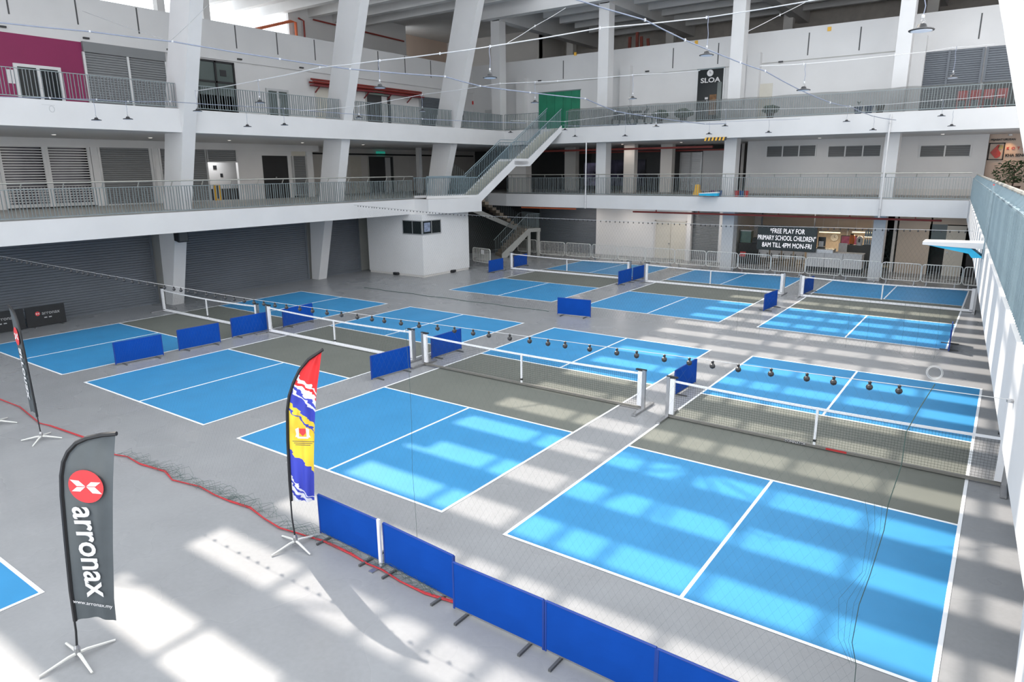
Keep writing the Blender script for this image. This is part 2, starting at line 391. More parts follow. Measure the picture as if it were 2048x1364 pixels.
# back corner of the first-floor gallery, dark
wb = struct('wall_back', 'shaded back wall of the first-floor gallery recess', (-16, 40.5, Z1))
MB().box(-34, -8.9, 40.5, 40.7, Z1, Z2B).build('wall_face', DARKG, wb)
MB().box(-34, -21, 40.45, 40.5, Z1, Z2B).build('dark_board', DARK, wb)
MB().box(-23, -21.5, 32.2, 32.9, Z1, Z2B).build('pier', OFFW, wb)
for px0, px1, yy in ((1129,1151,37.0),(1247,1268,34.6),(1320,1343,36.2)):
    a, b = atY(px0,340,yy).x, atY(px1,340,yy).x
    MB().box(a, b, yy, yy+0.5, Z1, Z2B).build('pier', OFFW, wb)
MB().box(-21, -8.9, 33.5, 33.62, 7.0, 7.12).build('red_pipe', REDP, wb)
MB().box(-22, -9, 38.0, 38.1, 6.95, 7.05).build('red_pipe', REDP, wb)

# ------------------------------------------------------------------ back walls
YW2, YW1 = 34.0, 36.0
HPB = 13.2
w2 = struct('wall_back', 'white second-floor wall of the back gallery with parapet above', (-8, YW2, Z2))
MB().box(-27.5, 16, YW2, YW2+0.25, Z2, HPB).build('wall_face', WHITE2, w2)
for x, z in ((-22.9,12.0),(-14.85,12.1),(-6.85,12.1),(1.25,12.1)):
    MB().box(x-0.35, x+0.35, YW2-0.42, YW2, Z2, z).build('pilaster', WHITE2, w2)
MB().box(-22.0, 1.0, YW2-0.03, YW2, 11.52, 11.56).build('ledge', SOFFIT, w2)
for px in (1127, 1347, 1437, 1616, 1718, 1954):
    xx = atY(px, 100, YW2).x
    MB().box(xx-0.03, xx+0.03, YW2-0.012, YW2, HPB-1.45, HPB-0.3).build('joint_strip', DARKG, w2)
for px, py in ((1151,108),(1393,85),(1659,58)):
    p = atY(px, py, YW2); MB().box(p.x-0.09, p.x+0.09, YW2-0.05, YW2, p.z-0.1, p.z+0.1).build('call_point', YEL, w2)
for px, py in ((1080,162),(1295,143),(1562,124)):
    p = atY(px, py, YW2); MB().box(p.x-0.12, p.x+0.12, YW2-0.1, YW2, p.z-0.03, p.z+0.04).build('spot_fitting', BLACKP, w2)
w1 = struct('wall_back', 'grey-white first-floor back wall with louvred vents', (0, YW1, Z1))
xa = atY(1492, 340, YW1).x; xe = atY(1972, 320, YW1).x
MB().box(xa, xe, YW1, YW1+0.25, Z1, Z2B).build('wall_face', WHITE2, w1)
MB().box(xe-0.2, xe, YW1-0.02, YW1, Z1, Z2B).build('wall_return', WHITE2, w1)
MB().box(xe, 16, YW1+0.6, YW1+0.85, Z1, Z2B).build('sign_wall', PLUSH, w1)
MB().box(xa, xe, YW1-0.04, YW1, Z1, Z1+0.35).build('skirting', OFFW, w1)
x9 = atY(1404, 340, 39.0).x; x10 = atY(1480, 340, 39.0).x
MB().box(x9, x10-0.2, 39.0, 39.2, Z1, 7.0).build('wall_face', WHITE2, w1)
MB().box(-8.9, -8.7, 39.0, 46, Z1, Z2B).build('wall_return', OFFW, w1)
# ground floor back walls
w0 = struct('wall_back', 'ground floor back wall with cream double door', (-8, 35, 0))
YG = 35.0
def segB(px0, px1, y, z0, z1, m, name='wall_face', th=0.2, py=470, par=None):
    a, b = atY(px0, py, y).x, atY(px1, py, y).x
    return MB().box(a, b, y, y+th, z0, z1).build(name, m, par or w0)
segB(1192, 1379, YG, 0, Z1B, WHITE2); segB(1373, 1381, YG-0.3, 0, Z1B, WHITE2, 'pier', 0.3)
segB(1438, 1472, YG, 0, Z1B, WHITE2); segB(1379, 1440, YG, 3.2, Z1B, WHITE2)
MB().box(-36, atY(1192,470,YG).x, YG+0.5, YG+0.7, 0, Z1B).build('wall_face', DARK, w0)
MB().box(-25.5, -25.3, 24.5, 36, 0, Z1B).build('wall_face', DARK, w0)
YRB = 39.0
wre = struct('wall_back', 'beige back wall of the reception behind the barriers', (-2, YRB, 0))
segB(1460, 1760, YRB, 0, Z1B, BEIGE, 'wall_face', 0.2, 470, wre)
segB(1470, 1520, YRB-0.3, 0, 2.9, WHITE2, 'side_panel', 0.2, 470, wre)
xq = atY(1472,470,YG).x; MB().box(xq-0.2, xq, YG, YRB, 0, Z1B).build('side_wall', OFFW, wre)
xq2 = atY(1792,470,36).x; MB().box(xq2-0.15, xq2, 36, YRB, 0, Z1B).build('side_wall', OFFW, wre)
segB(1792, 1858, 36.0, 0, Z1B, BEIGE, 'wall_face', 0.2, 500, wre)
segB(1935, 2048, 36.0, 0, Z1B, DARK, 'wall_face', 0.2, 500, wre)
segB(1855, 1940, 36.0, 2.75, Z1B, BEIGE, 'wall_face', 0.2, 500, wre)
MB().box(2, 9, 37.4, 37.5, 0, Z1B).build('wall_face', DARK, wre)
MB().box(-36, 16, 45.8, 46, 0, 11.9).build('outer_wall', DARKG, w0)
# red sprinkler pipe and grey ducts under the back gallery
sp = thing('sprinkler_pipe', 'dark red sprinkler pipe running under the back gallery soffit', 'pipe', (-12, 30.6, 3.2))
MB().tube([(-12.5,30.5,3.30),(3.5,30.5,3.30)], 0.05, 8).build('pipe_run', REDP, sp)
for x in (-11,-8.4,-4,-0.5,2.4): MB().box(x-0.03, x+0.03, 30.47, 30.53, 3.3, Z1B).build('hanger', REDP, sp)
op = thing('sprinkler_pipe', 'orange tube standing in for a warm glow line under the back gallery soffit above the stair', 'pipe', (-20, 30.5, 3.3))
MB().tube([(-20.6,30.35,3.38),(-16.4,30.35,3.38)], 0.05, 8).build('pipe_run', ORANGE, op)  # orange tube imitates a warm glow line on the soffit

# ------------------------------------------------------------------ white kiosk under the left gallery
kx0, kx1, ky0, ky1 = -24.45, -20.12, 20.05, 24.1
kb = thing('kiosk', 'white box kiosk with corner window under the gallery stair', 'kiosk', (kx1, ky0, 0))
MB().box(kx0, kx1, ky0, ky1, 0.12, Z1B).build('kiosk_walls', WHITE2, kb)
MB().box(kx0+0.03, kx1-0.03, ky0+0.03, ky1-0.03, 0.0, 0.12).build('plinth', OFFW, kb)
kz0, kz1 = 2.42, 3.10
a = atY(806,440,ky0).x; b = atX(880,440,kx1).y
g = MB().box(a, kx1+0.012, ky0-0.012, ky0+0.1, kz0, kz1).box(kx1-0.1, kx1+0.012, ky0, b, kz0, kz1).build('window_glass', GLASSD, kb)
fr = MB()
fr.box(a-0.05, kx1+0.03, ky0-0.03, ky0+0.02, kz0-0.05, kz0).box(a-0.05, kx1+0.03, ky0-0.03, ky0+0.02, kz1, kz1+0.05)
fr.box(kx1-0.02, kx1+0.03, ky0, b+0.05, kz0-0.05, kz0).box(kx1-0.02, kx1+0.03, ky0, b+0.05, kz1, kz1+0.05)
for x in (a-0.025, (a+kx1)/2): fr.box(x-0.018, x+0.018, ky0-0.03, ky0+0.02, kz0, kz1)
for yy in ((ky0+b)/2, b+0.02): fr.box(kx1-0.02, kx1+0.03, yy-0.018, yy+0.018, kz0, kz1)
fr.box(kx1-0.04, kx1+0.03, ky0-0.03, ky0+0.05, kz0, kz1)
fr.build('window_frame', ALU, kb)
MB().box(kx1+0.012, kx1+0.016, ky0+0.15, (ky0+b)/2-0.1, kz0+0.1, kz1-0.08).build('window_notice', mat('window_notice', (0.22,0.26,0.36), 0.6, var=0.5, scale=9), kb)
for x in (-22.2,): MB().box(x-0.17, x+0.17, ky0-0.16, ky0+0.05, 0.02, 0.16).build('floor_clamp', BLACKP, kb)
MB().box(kx1-0.05, kx1+0.16, 22.35, 22.65, 0.02, 0.16).build('floor_clamp', BLACKP, kb)

# ------------------------------------------------------------------ top floor seen over the parapets
w3 = struct('wall_left', 'pale top-floor wall with pipes seen above the parapet', (-34, 20, 12))
smesh(MB().prism([(-36,-18),(-27.6,-18),(-27.6,34.1),(16,34.1),(16,46),(-36,46)], 11.9, 12.05), 'floor', M_DECK, 'top floor deck behind the parapets')
xw3 = -33.5
y_a = yl(577, 40, xw3)
MB().box(xw3-0.2, xw3, y_a, 33.5, 12, 16.6).build('wall_face', WHITE2, w3)
y_b = yl(410, 40, xw3)
for px in (323, 413):
    yy = yl(px, 20, -31); MB().box(-31.4, -31.0, yy-0.2, yy+0.2, 12, 16.6).build('post', WHITE2, w3)
w4 = struct('wall_back', 'shaded top-floor back wall seen above the parapet', (-8, 45, 12))
MB().box(-36, -26, 41.0, 41.2, 12, 16.6).build('wall_face', OFFW, w4)
MB().box(-36, -35.8, 33.5, 41.0, 12, 16.6).build('bright_wall', PLUSH, w4)
MB().box(-26.2, -26, 41.0, 44.5, 12, 16.6).build('wall_return', OFFW, w4)
MB().box(-26, 16, 44.5, 44.7, 12, 16.6).build('wall_face', mat('brown_grey_wall', (0.40,0.37,0.34), 0.8, var=0.08), w4)
for px in (1140, 1340, 1575, 1860):
    xx = atY(px, 60, 42).x; MB().box(xx-0.3, xx+0.3, 42, 42.5, 12, 16.6).build('post', OFFW, w4)

# ================================================================== RAILINGS, STAIRS
def railing(label, p, q, z0, z1, m, hand=None, pitch=0.115, wid=0.045, group='gallery railings', skip=None):
    p = Vector((p[0], p[1], 0)); q = Vector((q[0], q[1], 0)); d = (q-p); Ln = d.length; d.normalize(); rz = math.atan2(d.y, d.x)
    t = thing('railing', label, 'railing', (p.x, p.y, z0), rz, group)
    h = z1-z0
    me = MB().box(-0.007, 0.007, -wid/2, wid/2, 0.06, h).mesh('baluster', m)
    n = int(Ln/pitch)
    for k in range(n+1):
        link('baluster', me, t, (k*pitch + (0.018 if k % 3 == 1 else 0), 0, 0))
    MB().box(0, Ln, -0.02, 0.02, 0.05, 0.08).build('bottom_bar', m, t, local=True)
    MB().box(0, Ln, -0.022, 0.022, h, h+0.025).build('top_bar', m, t, local=True)
    if hand:
        hz = hand-z0
        MB().tube([(0,-0.09,hz),(Ln,-0.09,hz)], 0.026, 8).build('handrail', HAND if m is RAIL else m, t, local=True)
        mb = MB().beam((0,0,h), (0.03,-0.09,hz-0.02), 0.035, 0.02).mesh('bracket', HAND if m is RAIL else m)
        k = 0.4
        while k < Ln: link('bracket', mb, t, (k, 0, 0)); k += 1.3
    return t
ZH = 5.50
railing('grey baluster railing with steel handrail along the first-floor left gallery', (XL-0.06, -1.5), (XL-0.06, 20.4), Z1, 5.28, RAIL, ZH)
railing('grey baluster railing along the first-floor back gallery', (-21.55, YB+0.06), (XR(30)-0.05, YB+0.06), Z1, 5.30, RAIL, 5.50)
railing('grey railing on the second-floor left gallery before the magenta wall and shutters', (XL2-0.06, -1.5), (XL2-0.06, 7.75), Z2, 9.25, RAIL)
railing('grey railing on the second-floor left gallery between the first and second inclined columns', (XL2-0.06, 8.4), (XL2-0.06, 16.2), Z2, 9.25, RAIL)
railing('grey railing on the second-floor left gallery between the second and third inclined columns', (XL2-0.06, 17.1), (XL2-0.06, 24.8), Z2, 9.25, RAIL)
railing('grey railing on the second-floor left gallery between the third inclined column and the corner', (XL2-0.06, 25.7), (XL2-0.06, 29.9), Z2, 9.28, RAIL)
railing('short grey railing on the second-floor back gallery left of the stair head', (XL2, YB+0.06), (-19.0, YB+0.06), Z2, 9.30, RAIL)
railing('grey railing on the second-floor back gallery behind the shade netting', (-17.0, YB+0.06), (8.0, YB+0.06), Z2, 9.28, RAIL)
rr = railing('blue-grey slatted railing along the right gallery', (XR(29.8)+0.05, 29.8), (XR(-3.0)+0.05, -3.0), 4.30, 5.26, RAILB, None, 0.125, 0.075)
# handrail of the right gallery on its bent flat posts
_iz = Matrix.Rotation(-rr.rotation_euler.z, 4, 'Z') @ Matrix.Translation(-rr.location)
def rl(p): return _iz @ Vector(p)
pts = [(XR(y)+0.16, y, 5.43) for y in (29.8, 20, 12, 6, 2, -1, -3)]
MB().tube([rl(p) for p in pts], 0.035, 8).build('handrail', HAND, rr, local=True)
y = 29.0
while y > -3:
    MB().beam(rl((XR(y)+0.05, y, 5.26)), rl((XR(y)+0.16, y-0.05, 5.42)), 0.018, 0.05).build('bent_post', RAILB, rr, local=True); y -= 0.62
# curved steel cover plates hanging on the outer face of the right railing (grey-blue sheet)
t = thing('gate_post', 'pair of steel posts clamped to the right gallery railing', 'post', (XR(7.4), 7.4, 4.2))
for k in (0.0, 0.12): MB().tube([(XR(7.4+k)-0.02, 7.4+k, 4.1), (XR(7.4+k)-0.02, 7.4+k, 5.44)], 0.012, 6).build('post_tube', RAILB, t)
MB().tube([(XR(7.4)-0.02, 7.4, 5.45), (XR(7.52)-0.02, 7.52, 5.45)], 0.014, 6).build('post_cap', REDPL, t)

# ------------------------------------------------------------------ stair from the first to the second floor
SA = Vector((-20.45, 20.9, 0)); SB = Vector((-17.25, 29.95, 0)); sdv = (SB-SA); SL = sdv.length; sdv.normalize(); srz = math.atan2(sdv.y, sdv.x)
st = thing('gallery_stair', 'white stair with blue-grey railings rising from first to second floor', 'stair', (SA.x, SA.y, Z1), srz)
# local: x along the flight, y to the far side (+y), z up; profile of the outer stringer
def hit(px, py):
    # point of the picture on the stringer plane -> (run, height above first floor)
    n = Vector((-sdv.y, sdv.x, 0)); d = ray(px, py); tt = (SA-CAM).dot(n)/d.dot(n) if True else 0
    pp = CAM + d*tt; return ((pp-SA).dot(sdv), pp.z - Z1)
H2 = Z2-Z1
k1 = hit(956,385.5)[0]; k2, zk2 = hit(1028.7,318); k3 = hit(1056.7,315)[0]
k2 = max(k1+2.2, k2); zl = zk2-0.12
WS = 1.5
prof = [(0,0.14),(k1,0.14),(k2,zl+0.14),(k3,zl+0.14),(SL,H2+0.14)]
base = [(SL,H2-0.22),(k3+0.12,zl-0.30),(k2+0.12,zl-0.30),(k1+0.15,-0.30),(0,-0.30)]
poly = prof+base
for y0, nm in ((0.0,'outer_stringer'),(WS,'inner_stringer')):
    mb = MB(); mb.slab(poly, (1,0,0), (0,0,1), (0,y0+0.10,0), 0.10); mb.build(nm, WHITE, st, local=True)
MB().slab([(k2,zl),(k3,zl),(k3,zl-0.22),(k2,zl-0.22)], (1,0,0), (0,0,1), (0,WS,0), WS).build('mid_landing', WHITE, st, local=True)
MB().box(0, k1, 0, WS, -0.25, 0.0).build('bottom_landing', WHITE, st, local=True)
def flight(xa, za, xb, zb, n):
    run = (xb-xa)/n; rise = (zb-za)/n
    me = MB().box(0, run+0.03, 0.1, WS, -0.16, 0).mesh('step', STEP)
    for k in range(n): link('step', me, st, (xa+k*run, 0, za+(k+1)*rise))
flight(k1, 0, k2, zl, 12); flight(k3, zl, SL, H2, 12)
def z_at(x):
    for (xa, za), (xb, zb) in zip(prof[:-1], prof[1:]):
        if xa <= x <= xb: return za+(zb-za)*(x-xa)/(xb-xa)
    return prof[-1][1]
bme = MB().box(-0.008, 0.008, -0.022, 0.022, -0.05, 0.98).mesh('baluster', RAILB)
for y0 in (0.05, WS+0.05):
    x = 0.05
    while x < SL: link('baluster', bme, st, (x, y0, z_at(x))); x += 0.12
    MB().tube([(a, y0, z+0.99) for a, z in prof], 0.022, 6).build('top_bar', RAILB, st, local=True)
    if y0 > 1: MB().tube([(a, y0-0.08, z+1.14) for a, z in prof[1:]], 0.024, 6).build('handrail', RAILB, st, local=True)
MB().tube([(0,-0.05,1.2),(k1*0.75,-0.05,1.2)], 0.03, 6).build('handrail', RAILB, st, local=True)

# ------------------------------------------------------------------ ground floor stair at the back left
gs = thing('ground_stair', 'grey concrete stair with railings rising behind the kiosk', 'stair', (-21.75, 29.75, 0), R(56))
n = 9; run = 0.205; rise = 0.21; GW = 1.6; LG = 0.9
for k in range(n): MB().box(k*run, k*run+run+0.03, 0, GW, k*rise, (k+1)*rise).build('step', STEPB, gs, local=True)
MB().slab([(-0.1,0),(0.25,0),(n*run+0.2,n*rise-0.22),(n*run+LG,n*rise-0.22),(n*run+LG,n*rise+0.02),(n*run,n*rise+0.02),(-0.1,0.28)], (1,0,0), (0,0,1), (0,0,0), 0.1).build('stringer', CONC, gs, local=True)
MB().box(n*run, n*run+LG, 0, 3.4, n*rise-0.2, n*rise).build('landing', CONC, gs, local=True)
for x in (n*run+0.1, n*run+LG-0.1): MB().box(x-0.1, x+0.1, 0, 0.2, 0, n*rise-0.2).build('landing_post', CONC, gs, local=True)
MB().slab([(n*run+0.2,n*rise-0.1),(n*run+0.2,n*rise-0.4),(-3.2,3.75),(-3.2,4.1)], (1,0,0), (0,0,1), (0,1.9,0), 0.14).build('upper_stringer', CONC, gs, local=True)
for k in range(11): MB().box(n*run-0.27*k-0.27, n*run-0.27*k, 1.9, 3.4, n*rise+0.2*k, n*rise+0.2*(k+1)).build('step', STEPB, gs, local=True)
gb = MB().box(-0.008, 0.008, -0.012, 0.012, 0.02, 0.98).mesh('baluster', RAIL)
for y0 in (0.04, GW-0.04):
    x = 0.0
    while x < n*run: link('baluster', gb, gs, (x, y0, 0.1+x/run*rise)); x += 0.13
    MB().tube([(-0.1,y0,1.05),(n*run,y0,n*rise+1.0),(n*run+0.3,y0,n*rise+1.0)], 0.025, 6).build('handrail', RAIL, gs, local=True)
x = n*run
while x < n*run+LG: link('baluster', gb, gs, (x, 0.04, n*rise)); x += 0.12
y = 0.1
while y < 3.4: link('baluster', gb, gs, (n*run+LG-0.04, y, n*rise)); y += 0.12
MB().tube([(n*run+0.3,0.04,n*rise+1.0),(n*run+LG-0.04,0.04,n*rise+1.0),(n*run+LG-0.04,3.4,n*rise+1.0)], 0.025, 6).build('handrail', RAIL, gs, local=True)
x = -3.0
while x < n*run: link('baluster', gb, gs, (x, 1.95, n*rise+(n*run-x)/0.27*0.2)); x += 0.13

# ================================================================== SHUTTERS, DOORS, WINDOWS
def shutter(label, p, rz, Ln, z0, z1, m, pitch=0.10, mull=(), hood=0.0, group='roller shutters', guide=ALU):
    """local x along the shutter, -y towards the viewer"""
    t = thing('roller_shutter', label, 'shutter', (p[0], p[1], z0), rz, group)
    h = z1-z0; mb = MB(); n = max(3, int((h-hood)/pitch)); pt = (h-hood)/n
    vs = []; fs = []
    for k in range(n):
        for zz, yy in ((k*pt, 0.0), (k*pt+0.15*pt, -0.022), (k*pt+0.8*pt, -0.022)): vs += [(0, yy, zz), (Ln, yy, zz)]
    vs += [(0,0,h-hood),(Ln,0,h-hood)]
    for i in range(len(vs)//2-1): fs.append((2*i, 2*i+1, 2*i+3, 2*i+2))
    cu = mb.add(vs, fs).build('slat_curtain', m, t, local=True); cu['kind'] = 'stuff'
    for x in (0, Ln): MB().box(x-0.05, x+0.05, -0.07, 0.03, 0, h-hood).build('guide_rail', guide, t, local=True)
    for x in mull: MB().box(x-0.05, x+0.05, -0.09, 0.03, 0, h-hood).build('mullion', guide, t, local=True)
    MB().box(0, Ln, -0.05, 0.02, 0.0, 0.07).build('bottom_bar', guide, t, local=True)
    if hood > 0: MB().box(0, Ln, -0.10, 0.03, h-hood, h).build('hood_box', SHUT, t, local=True)
    return t
RZL = R(90)
# ground floor left
for i, (ya, yb) in enumerate(((-6.0,-0.2),(0.0,7.7),(8.4,16.2),(17.0,20.0))):
    shutter(('tall slate roller shutter on the ground floor outside the frame edge','wide slate roller shutter behind the dark sponsor banners','wide slate roller shutter between the two tapered column feet','narrow slate roller shutter beside the white kiosk')[i], (XS0+0.12, ya), RZL, yb-ya, 0, Z1B-0.02, SHUTD, 0.105, guide=SHUTD)
# first floor left
def onL(px0, px1, x=XS1, py=350): return yl(px0, py, x), yl(px1, py, x)
XF = XS1+0.05
def shL(label, px0, px1, z0, z1, m=SHUT, x=XF, py=350, **k):
    a, b = onL(px0, px1, x, py); return shutter(label, (x, a), RZL, b-a, z0, z1, m, **k)
def grille(label, px0, px1):
    a, b = onL(px0, px1, XF); Ln = b-a; z0, z1 = Z1+0.05, 7.02
    t = thing('grille_shutter', label, 'shutter', (XF, a, z0), RZL, 'see-through grille shutters')
    h = z1-z0; mb = MB()
    k = 0.0
    while k < h: mb.box(0, Ln, -0.012, 0.0, k, k+0.045); k += 0.115
    o = mb.build('grille_slats', ALU, t, local=True); o['kind'] = 'stuff'
    mb = MB(); x = 0.0
    while x < Ln: mb.box(x, x+0.035, -0.010, 0.0, 0, h*0.33); x += 0.14
    o = mb.build('grille_links', ALU, t, local=True); o['kind'] = 'stuff'
    for x in (0, Ln): MB().box(x-0.06, x+0.06, -0.05, 0.03, 0, h).build('guide_rail', ALUW, t, local=True)
    MB().box(0, Ln, -0.03, 0.03, 0, 0.16).build('bottom_bar', ALU, t, local=True)
    MB().box(0, Ln, 0.35, 0.36, 0, h).build('shop_glass', mat('shop_window_dim', (0.13,0.13,0.16), 0.15, var=0.55, scale=0.7), t, local=True)
grille('see-through grille shutter of the first-floor corner shop, next to the frame edge', 5, 94)
grille('see-through grille shutter of the first-floor shop, right-hand leaf', 100, 183)
shL('closed grey shutter with mullion on the first floor right of the grilles', 203, 304, Z1, 7.02, mull=(2.6,))
shL('closed grey shutter on the first floor right behind the nearest inclined column', 323, 415, Z1, 7.02)
shL('half-raised grey shutter over a lit white room on the first floor', 417, 476, 6.35, 7.02)
shL('small grey shutter below a cream panel on the first floor', 587, 613, Z1+0.1, 6.75)
# lit room behind the half-raised shutter
a, b = onL(417, 476, XS1)
rm = struct('wall_left', 'white back wall of the open room under the half-raised shutter', (XS1-1.2, a, Z1))
MB().box(XS1-1.3, XS1-1.2, a-0.6, b+0.8, Z1, 7.0).build('room_wall', WHITE, rm)
ll_ = bpy.data.lights.new('room_fill', 'AREA'); ll_.shape = 'DISK'; ll_.size = 0.3; ll_.energy = 40  # added lamp to brighten the room, hidden behind the shutter
lr_ = bpy.data.objects.new('room_fill', ll_); COL.objects.link(lr_); lr_.parent = rm; lr_.location = (0.7, (b-a)/2, 2.6)
MB().lathe([(0.16,0),(0.16,0.04)], (XS1-0.5, (a+b)/2, 6.92), 12).build('added_room_lamp', ALUW, rm)
MB().box(XS1-1.2, XS1-1.15, b-0.75, b-0.55, 6.0, 6.2).build('wall_fan', BLACKP, rm)
MB().box(XS1-1.2, XS1-1.17, b-0.35, b-0.2, 5.55, 5.75).build('wall_bracket', BLACKP, rm)
ch = thing('folding_sign', 'yellow and black stand in the open white room on the first floor', 'sign', (XS1-0.5, (a+b)/2-0.2, Z1))
MB().box(XS1-0.55, XS1-0.45, (a+b)/2-0.38, (a+b)/2+0.0, Z1, 5.15).build('board', YEL, ch)
MB().box(XS1-0.44, XS1-0.42, (a+b)/2-0.25, (a+b)/2-0.13, Z1+0.1, 5.1).build('stripe', BLACKP, ch)
# black door on the first floor
a, b = onL(527, 578, XS1)
d = struct('door_1', 'black double door on the first floor left gallery', (XS1, a, Z1))
MB().box(XS1-0.15, XS1-0.05, a, b, Z1, 6.75).build('door_leaf', BLACK, d)
MB().lathe([(0.05,-0.02),(0.05,0.02)], (XS1-0.03, (a+b)/2, 5.5), 8).build('door_handle', STEEL, d)
# recess doors on the first floor
def pdoor(n, label, px0, px1, py0, py1, x, m=DOORC, fm=OFFW, handle=True, z0=Z1, leaf2=None):
    p = atX(px0, py0, x); q = atX(px1, py1, x); t = struct('door_%d' % n, label, (x, p.y, z0)); z1 = (p.z+q.z)/2
    MB().box(x, x+0.06, p.y-0.08, q.y+0.08, z0, z1+0.08).build('door_frame', fm, t)
    MB().box(x+0.03, x+0.075, p.y, q.y, z0, z1).build('door_leaf', m, t)
    if leaf2: MB().box(x+0.075, x+0.09, p.y+(q.y-p.y)*leaf2[0], p.y+(q.y-p.y)*leaf2[1], z0, z1-0.05).build('door_leaf', leaf2[2], t)
    if handle: MB().box(x+0.075, x+0.12, q.y-0.22, q.y-0.08, z0+1.0, z0+1.05).build('door_handle', STEEL, t)
    return t
pdoor(2, 'cream door in the shaded first-floor recess', 698, 720, 313, 313, XR1)
pdoor(3, 'dark doorway with white leaf below the first-floor exit sign', 736, 784, 313, 314, XR1, DARK, SOFFIT, False, leaf2=(0.66,0.88,WHITE))
def exit_sign(label, px, py, x, wpx=12):
    p = atX(px, py, x); t = thing('exit_sign', label, 'sign', tuple(p)); t.location = p
    MB().box(x, x+0.05, p.y-0.42, p.y+0.42, p.z-0.14, p.z+0.14).build('sign_box', EXITG, t)
    me = text_mesh('KELUAR', 0.2, FLAGW, 0.003); o = link('lettering', me, t, (0.055, 0, 0), (R(90), 0, R(90)))
exit_sign('green exit sign in the shaded first-floor recess', 761, 307, XR1+0.1)
exit_sign('green exit sign on the second floor above a dark doorway', 757, 183, XS2+0.1)

# second floor left
def shL2(label, px0, px1, z1, py=150, **k):
    a, b = yl(px0, py, XS2+0.05), yl(px1, py, XS2+0.05); return shutter(label, (XS2+0.05, a), RZL, b-a, Z2, z1, SHUT, **k)
shL2('wide grey double shutter on the second floor beside the magenta wall', 172, 333, 11.33, hood=0.42, mull=((yl(258,150,XS2+0.05)-yl(172,150,XS2+0.05)),))
a, b = yl(392,170,XS2), yl(470,170,XS2)
t = struct('window_1', 'tall black-framed shop window on the second floor', (XS2, a, Z2))
MB().box(XS2, XS2+0.04, a, b, Z2, 11.25).build('window_pane', GLASSG, t)
fm = [(a,a+0.09),(b-0.09,b),((a+b)/2-0.05,(a+b)/2+0.05)]
for y0, y1 in fm: MB().box(XS2, XS2+0.1, y0, y1, Z2, 11.25).build('window_frame', BLACK, t)
for z0 in (11.17, 10.2): MB().box(XS2, XS2+0.1, a, b, z0, z0+0.09).build('window_frame', BLACK, t)

MB().box(XS2+0.04, XS2+0.06, a+(b-a)*0.62, a+(b-a)*0.78, 10.55, 10.85).build('round_fan', BLACKP, t)
MB().box(XS2+0.02, XS2+0.04, a+0.1, b-0.1, Z2, 9.6).build('cream_screen', mat('cream_screen', (0.34,0.31,0.24), 0.6, var=0.1), t)
def gdoor(n, label, px0, px1, py0, z0=Z2, x=XS2, fm=ALUW, gm=GLASSD, py=170, hm=True):
    p = atX(px0, py0, x); q = atX(px1, py0+6, x); z1 = (p.z+q.z)/2
    t = struct('door_%d' % n, label, (x, p.y, z0)); mid = (p.y+q.y)/2
    MB().box(x+0.012, x+0.05, p.y, mid, z0, z1).build('door_leaf', gm, t)
    MB().box(x+0.012, x+0.05, mid, q.y, z0, z1).build('door_leaf', gm, t)
    for y0 in (p.y-0.08, mid-0.06, q.y-0.04): MB().box(x, x+0.09, y0, y0+0.12, z0, z1).build('door_frame', fm, t)
    MB().box(x, x+0.09, p.y-0.08, q.y+0.08, z1, z1+0.12).build('door_frame', fm, t)
    MB().box(x+0.09, x+0.13, mid-0.04, mid+0.08, z0+0.95, z0+1.4).build('door_handle', ALUW, t)
gdoor(4, 'white-framed glass double door in the magenta wall', 30, 116, 134)
gdoor(5, 'grey glass double door on the second floor', 533, 573, 180, fm=ALU, gm=GLASSG)
pdoor(6, 'cream service door on the second floor', 630, 654, 178, 178, XS2, DOORC, OFFW, True, Z2)
pdoor(7, 'dark doorway with white leaf below the second-floor exit sign', 732, 778, 189, 192, XS2, DARK, SOFFIT, False, Z2, leaf2=(0.62,0.86,WHITE))
a, b = yl(838,200,XS2), yl(884,200,XS2)
shutter('dim grey shutter on the second floor left of the third inclined column', (XS2+0.05, a), RZL, b-a, Z2, 10.7, SHUTD)
p = atX(21, 152, XS2+0.02); t = thing('wall_notice', 'small white notice beside the glass door in the magenta wall', 'notice', tuple(p))
MB().box(XS2+0.02, XS2+0.03, p.y-0.14, p.y+0.14, p.z-0.28, p.z+0.25).build('paper', FLAGW, t)
# red pipe tray on the second floor left wall
t = thing('pipe_tray', 'dark red pipe tray on brackets along the second-floor left wall', 'pipe', (XS2, yl(616,155,XS2), 10.9))
a, b = yl(616,155,XS2), yl(836,178,XS2)
MB().box(XS2+0.1, XS2+0.55, a, b, 10.55, 10.63).build('tray', mat('dark_red_steel', (0.20,0.02,0.025), 0.5, var=0.1), t)
for k, dz in ((0.15,0.12),(0.3,0.28),(0.45,0.14)): MB().tube([(XS2+k,a-0.05,10.63+dz),(XS2+k,b,10.63+dz)], 0.055, 8).build('pipe_run', REDP, t)
y = a+0.4
while y < b: MB().beam((XS2,y,10.2),(XS2+0.5,y,10.56),0.06,0.05).build('bracket', MATS['dark_red_steel'], t); y += 1.9
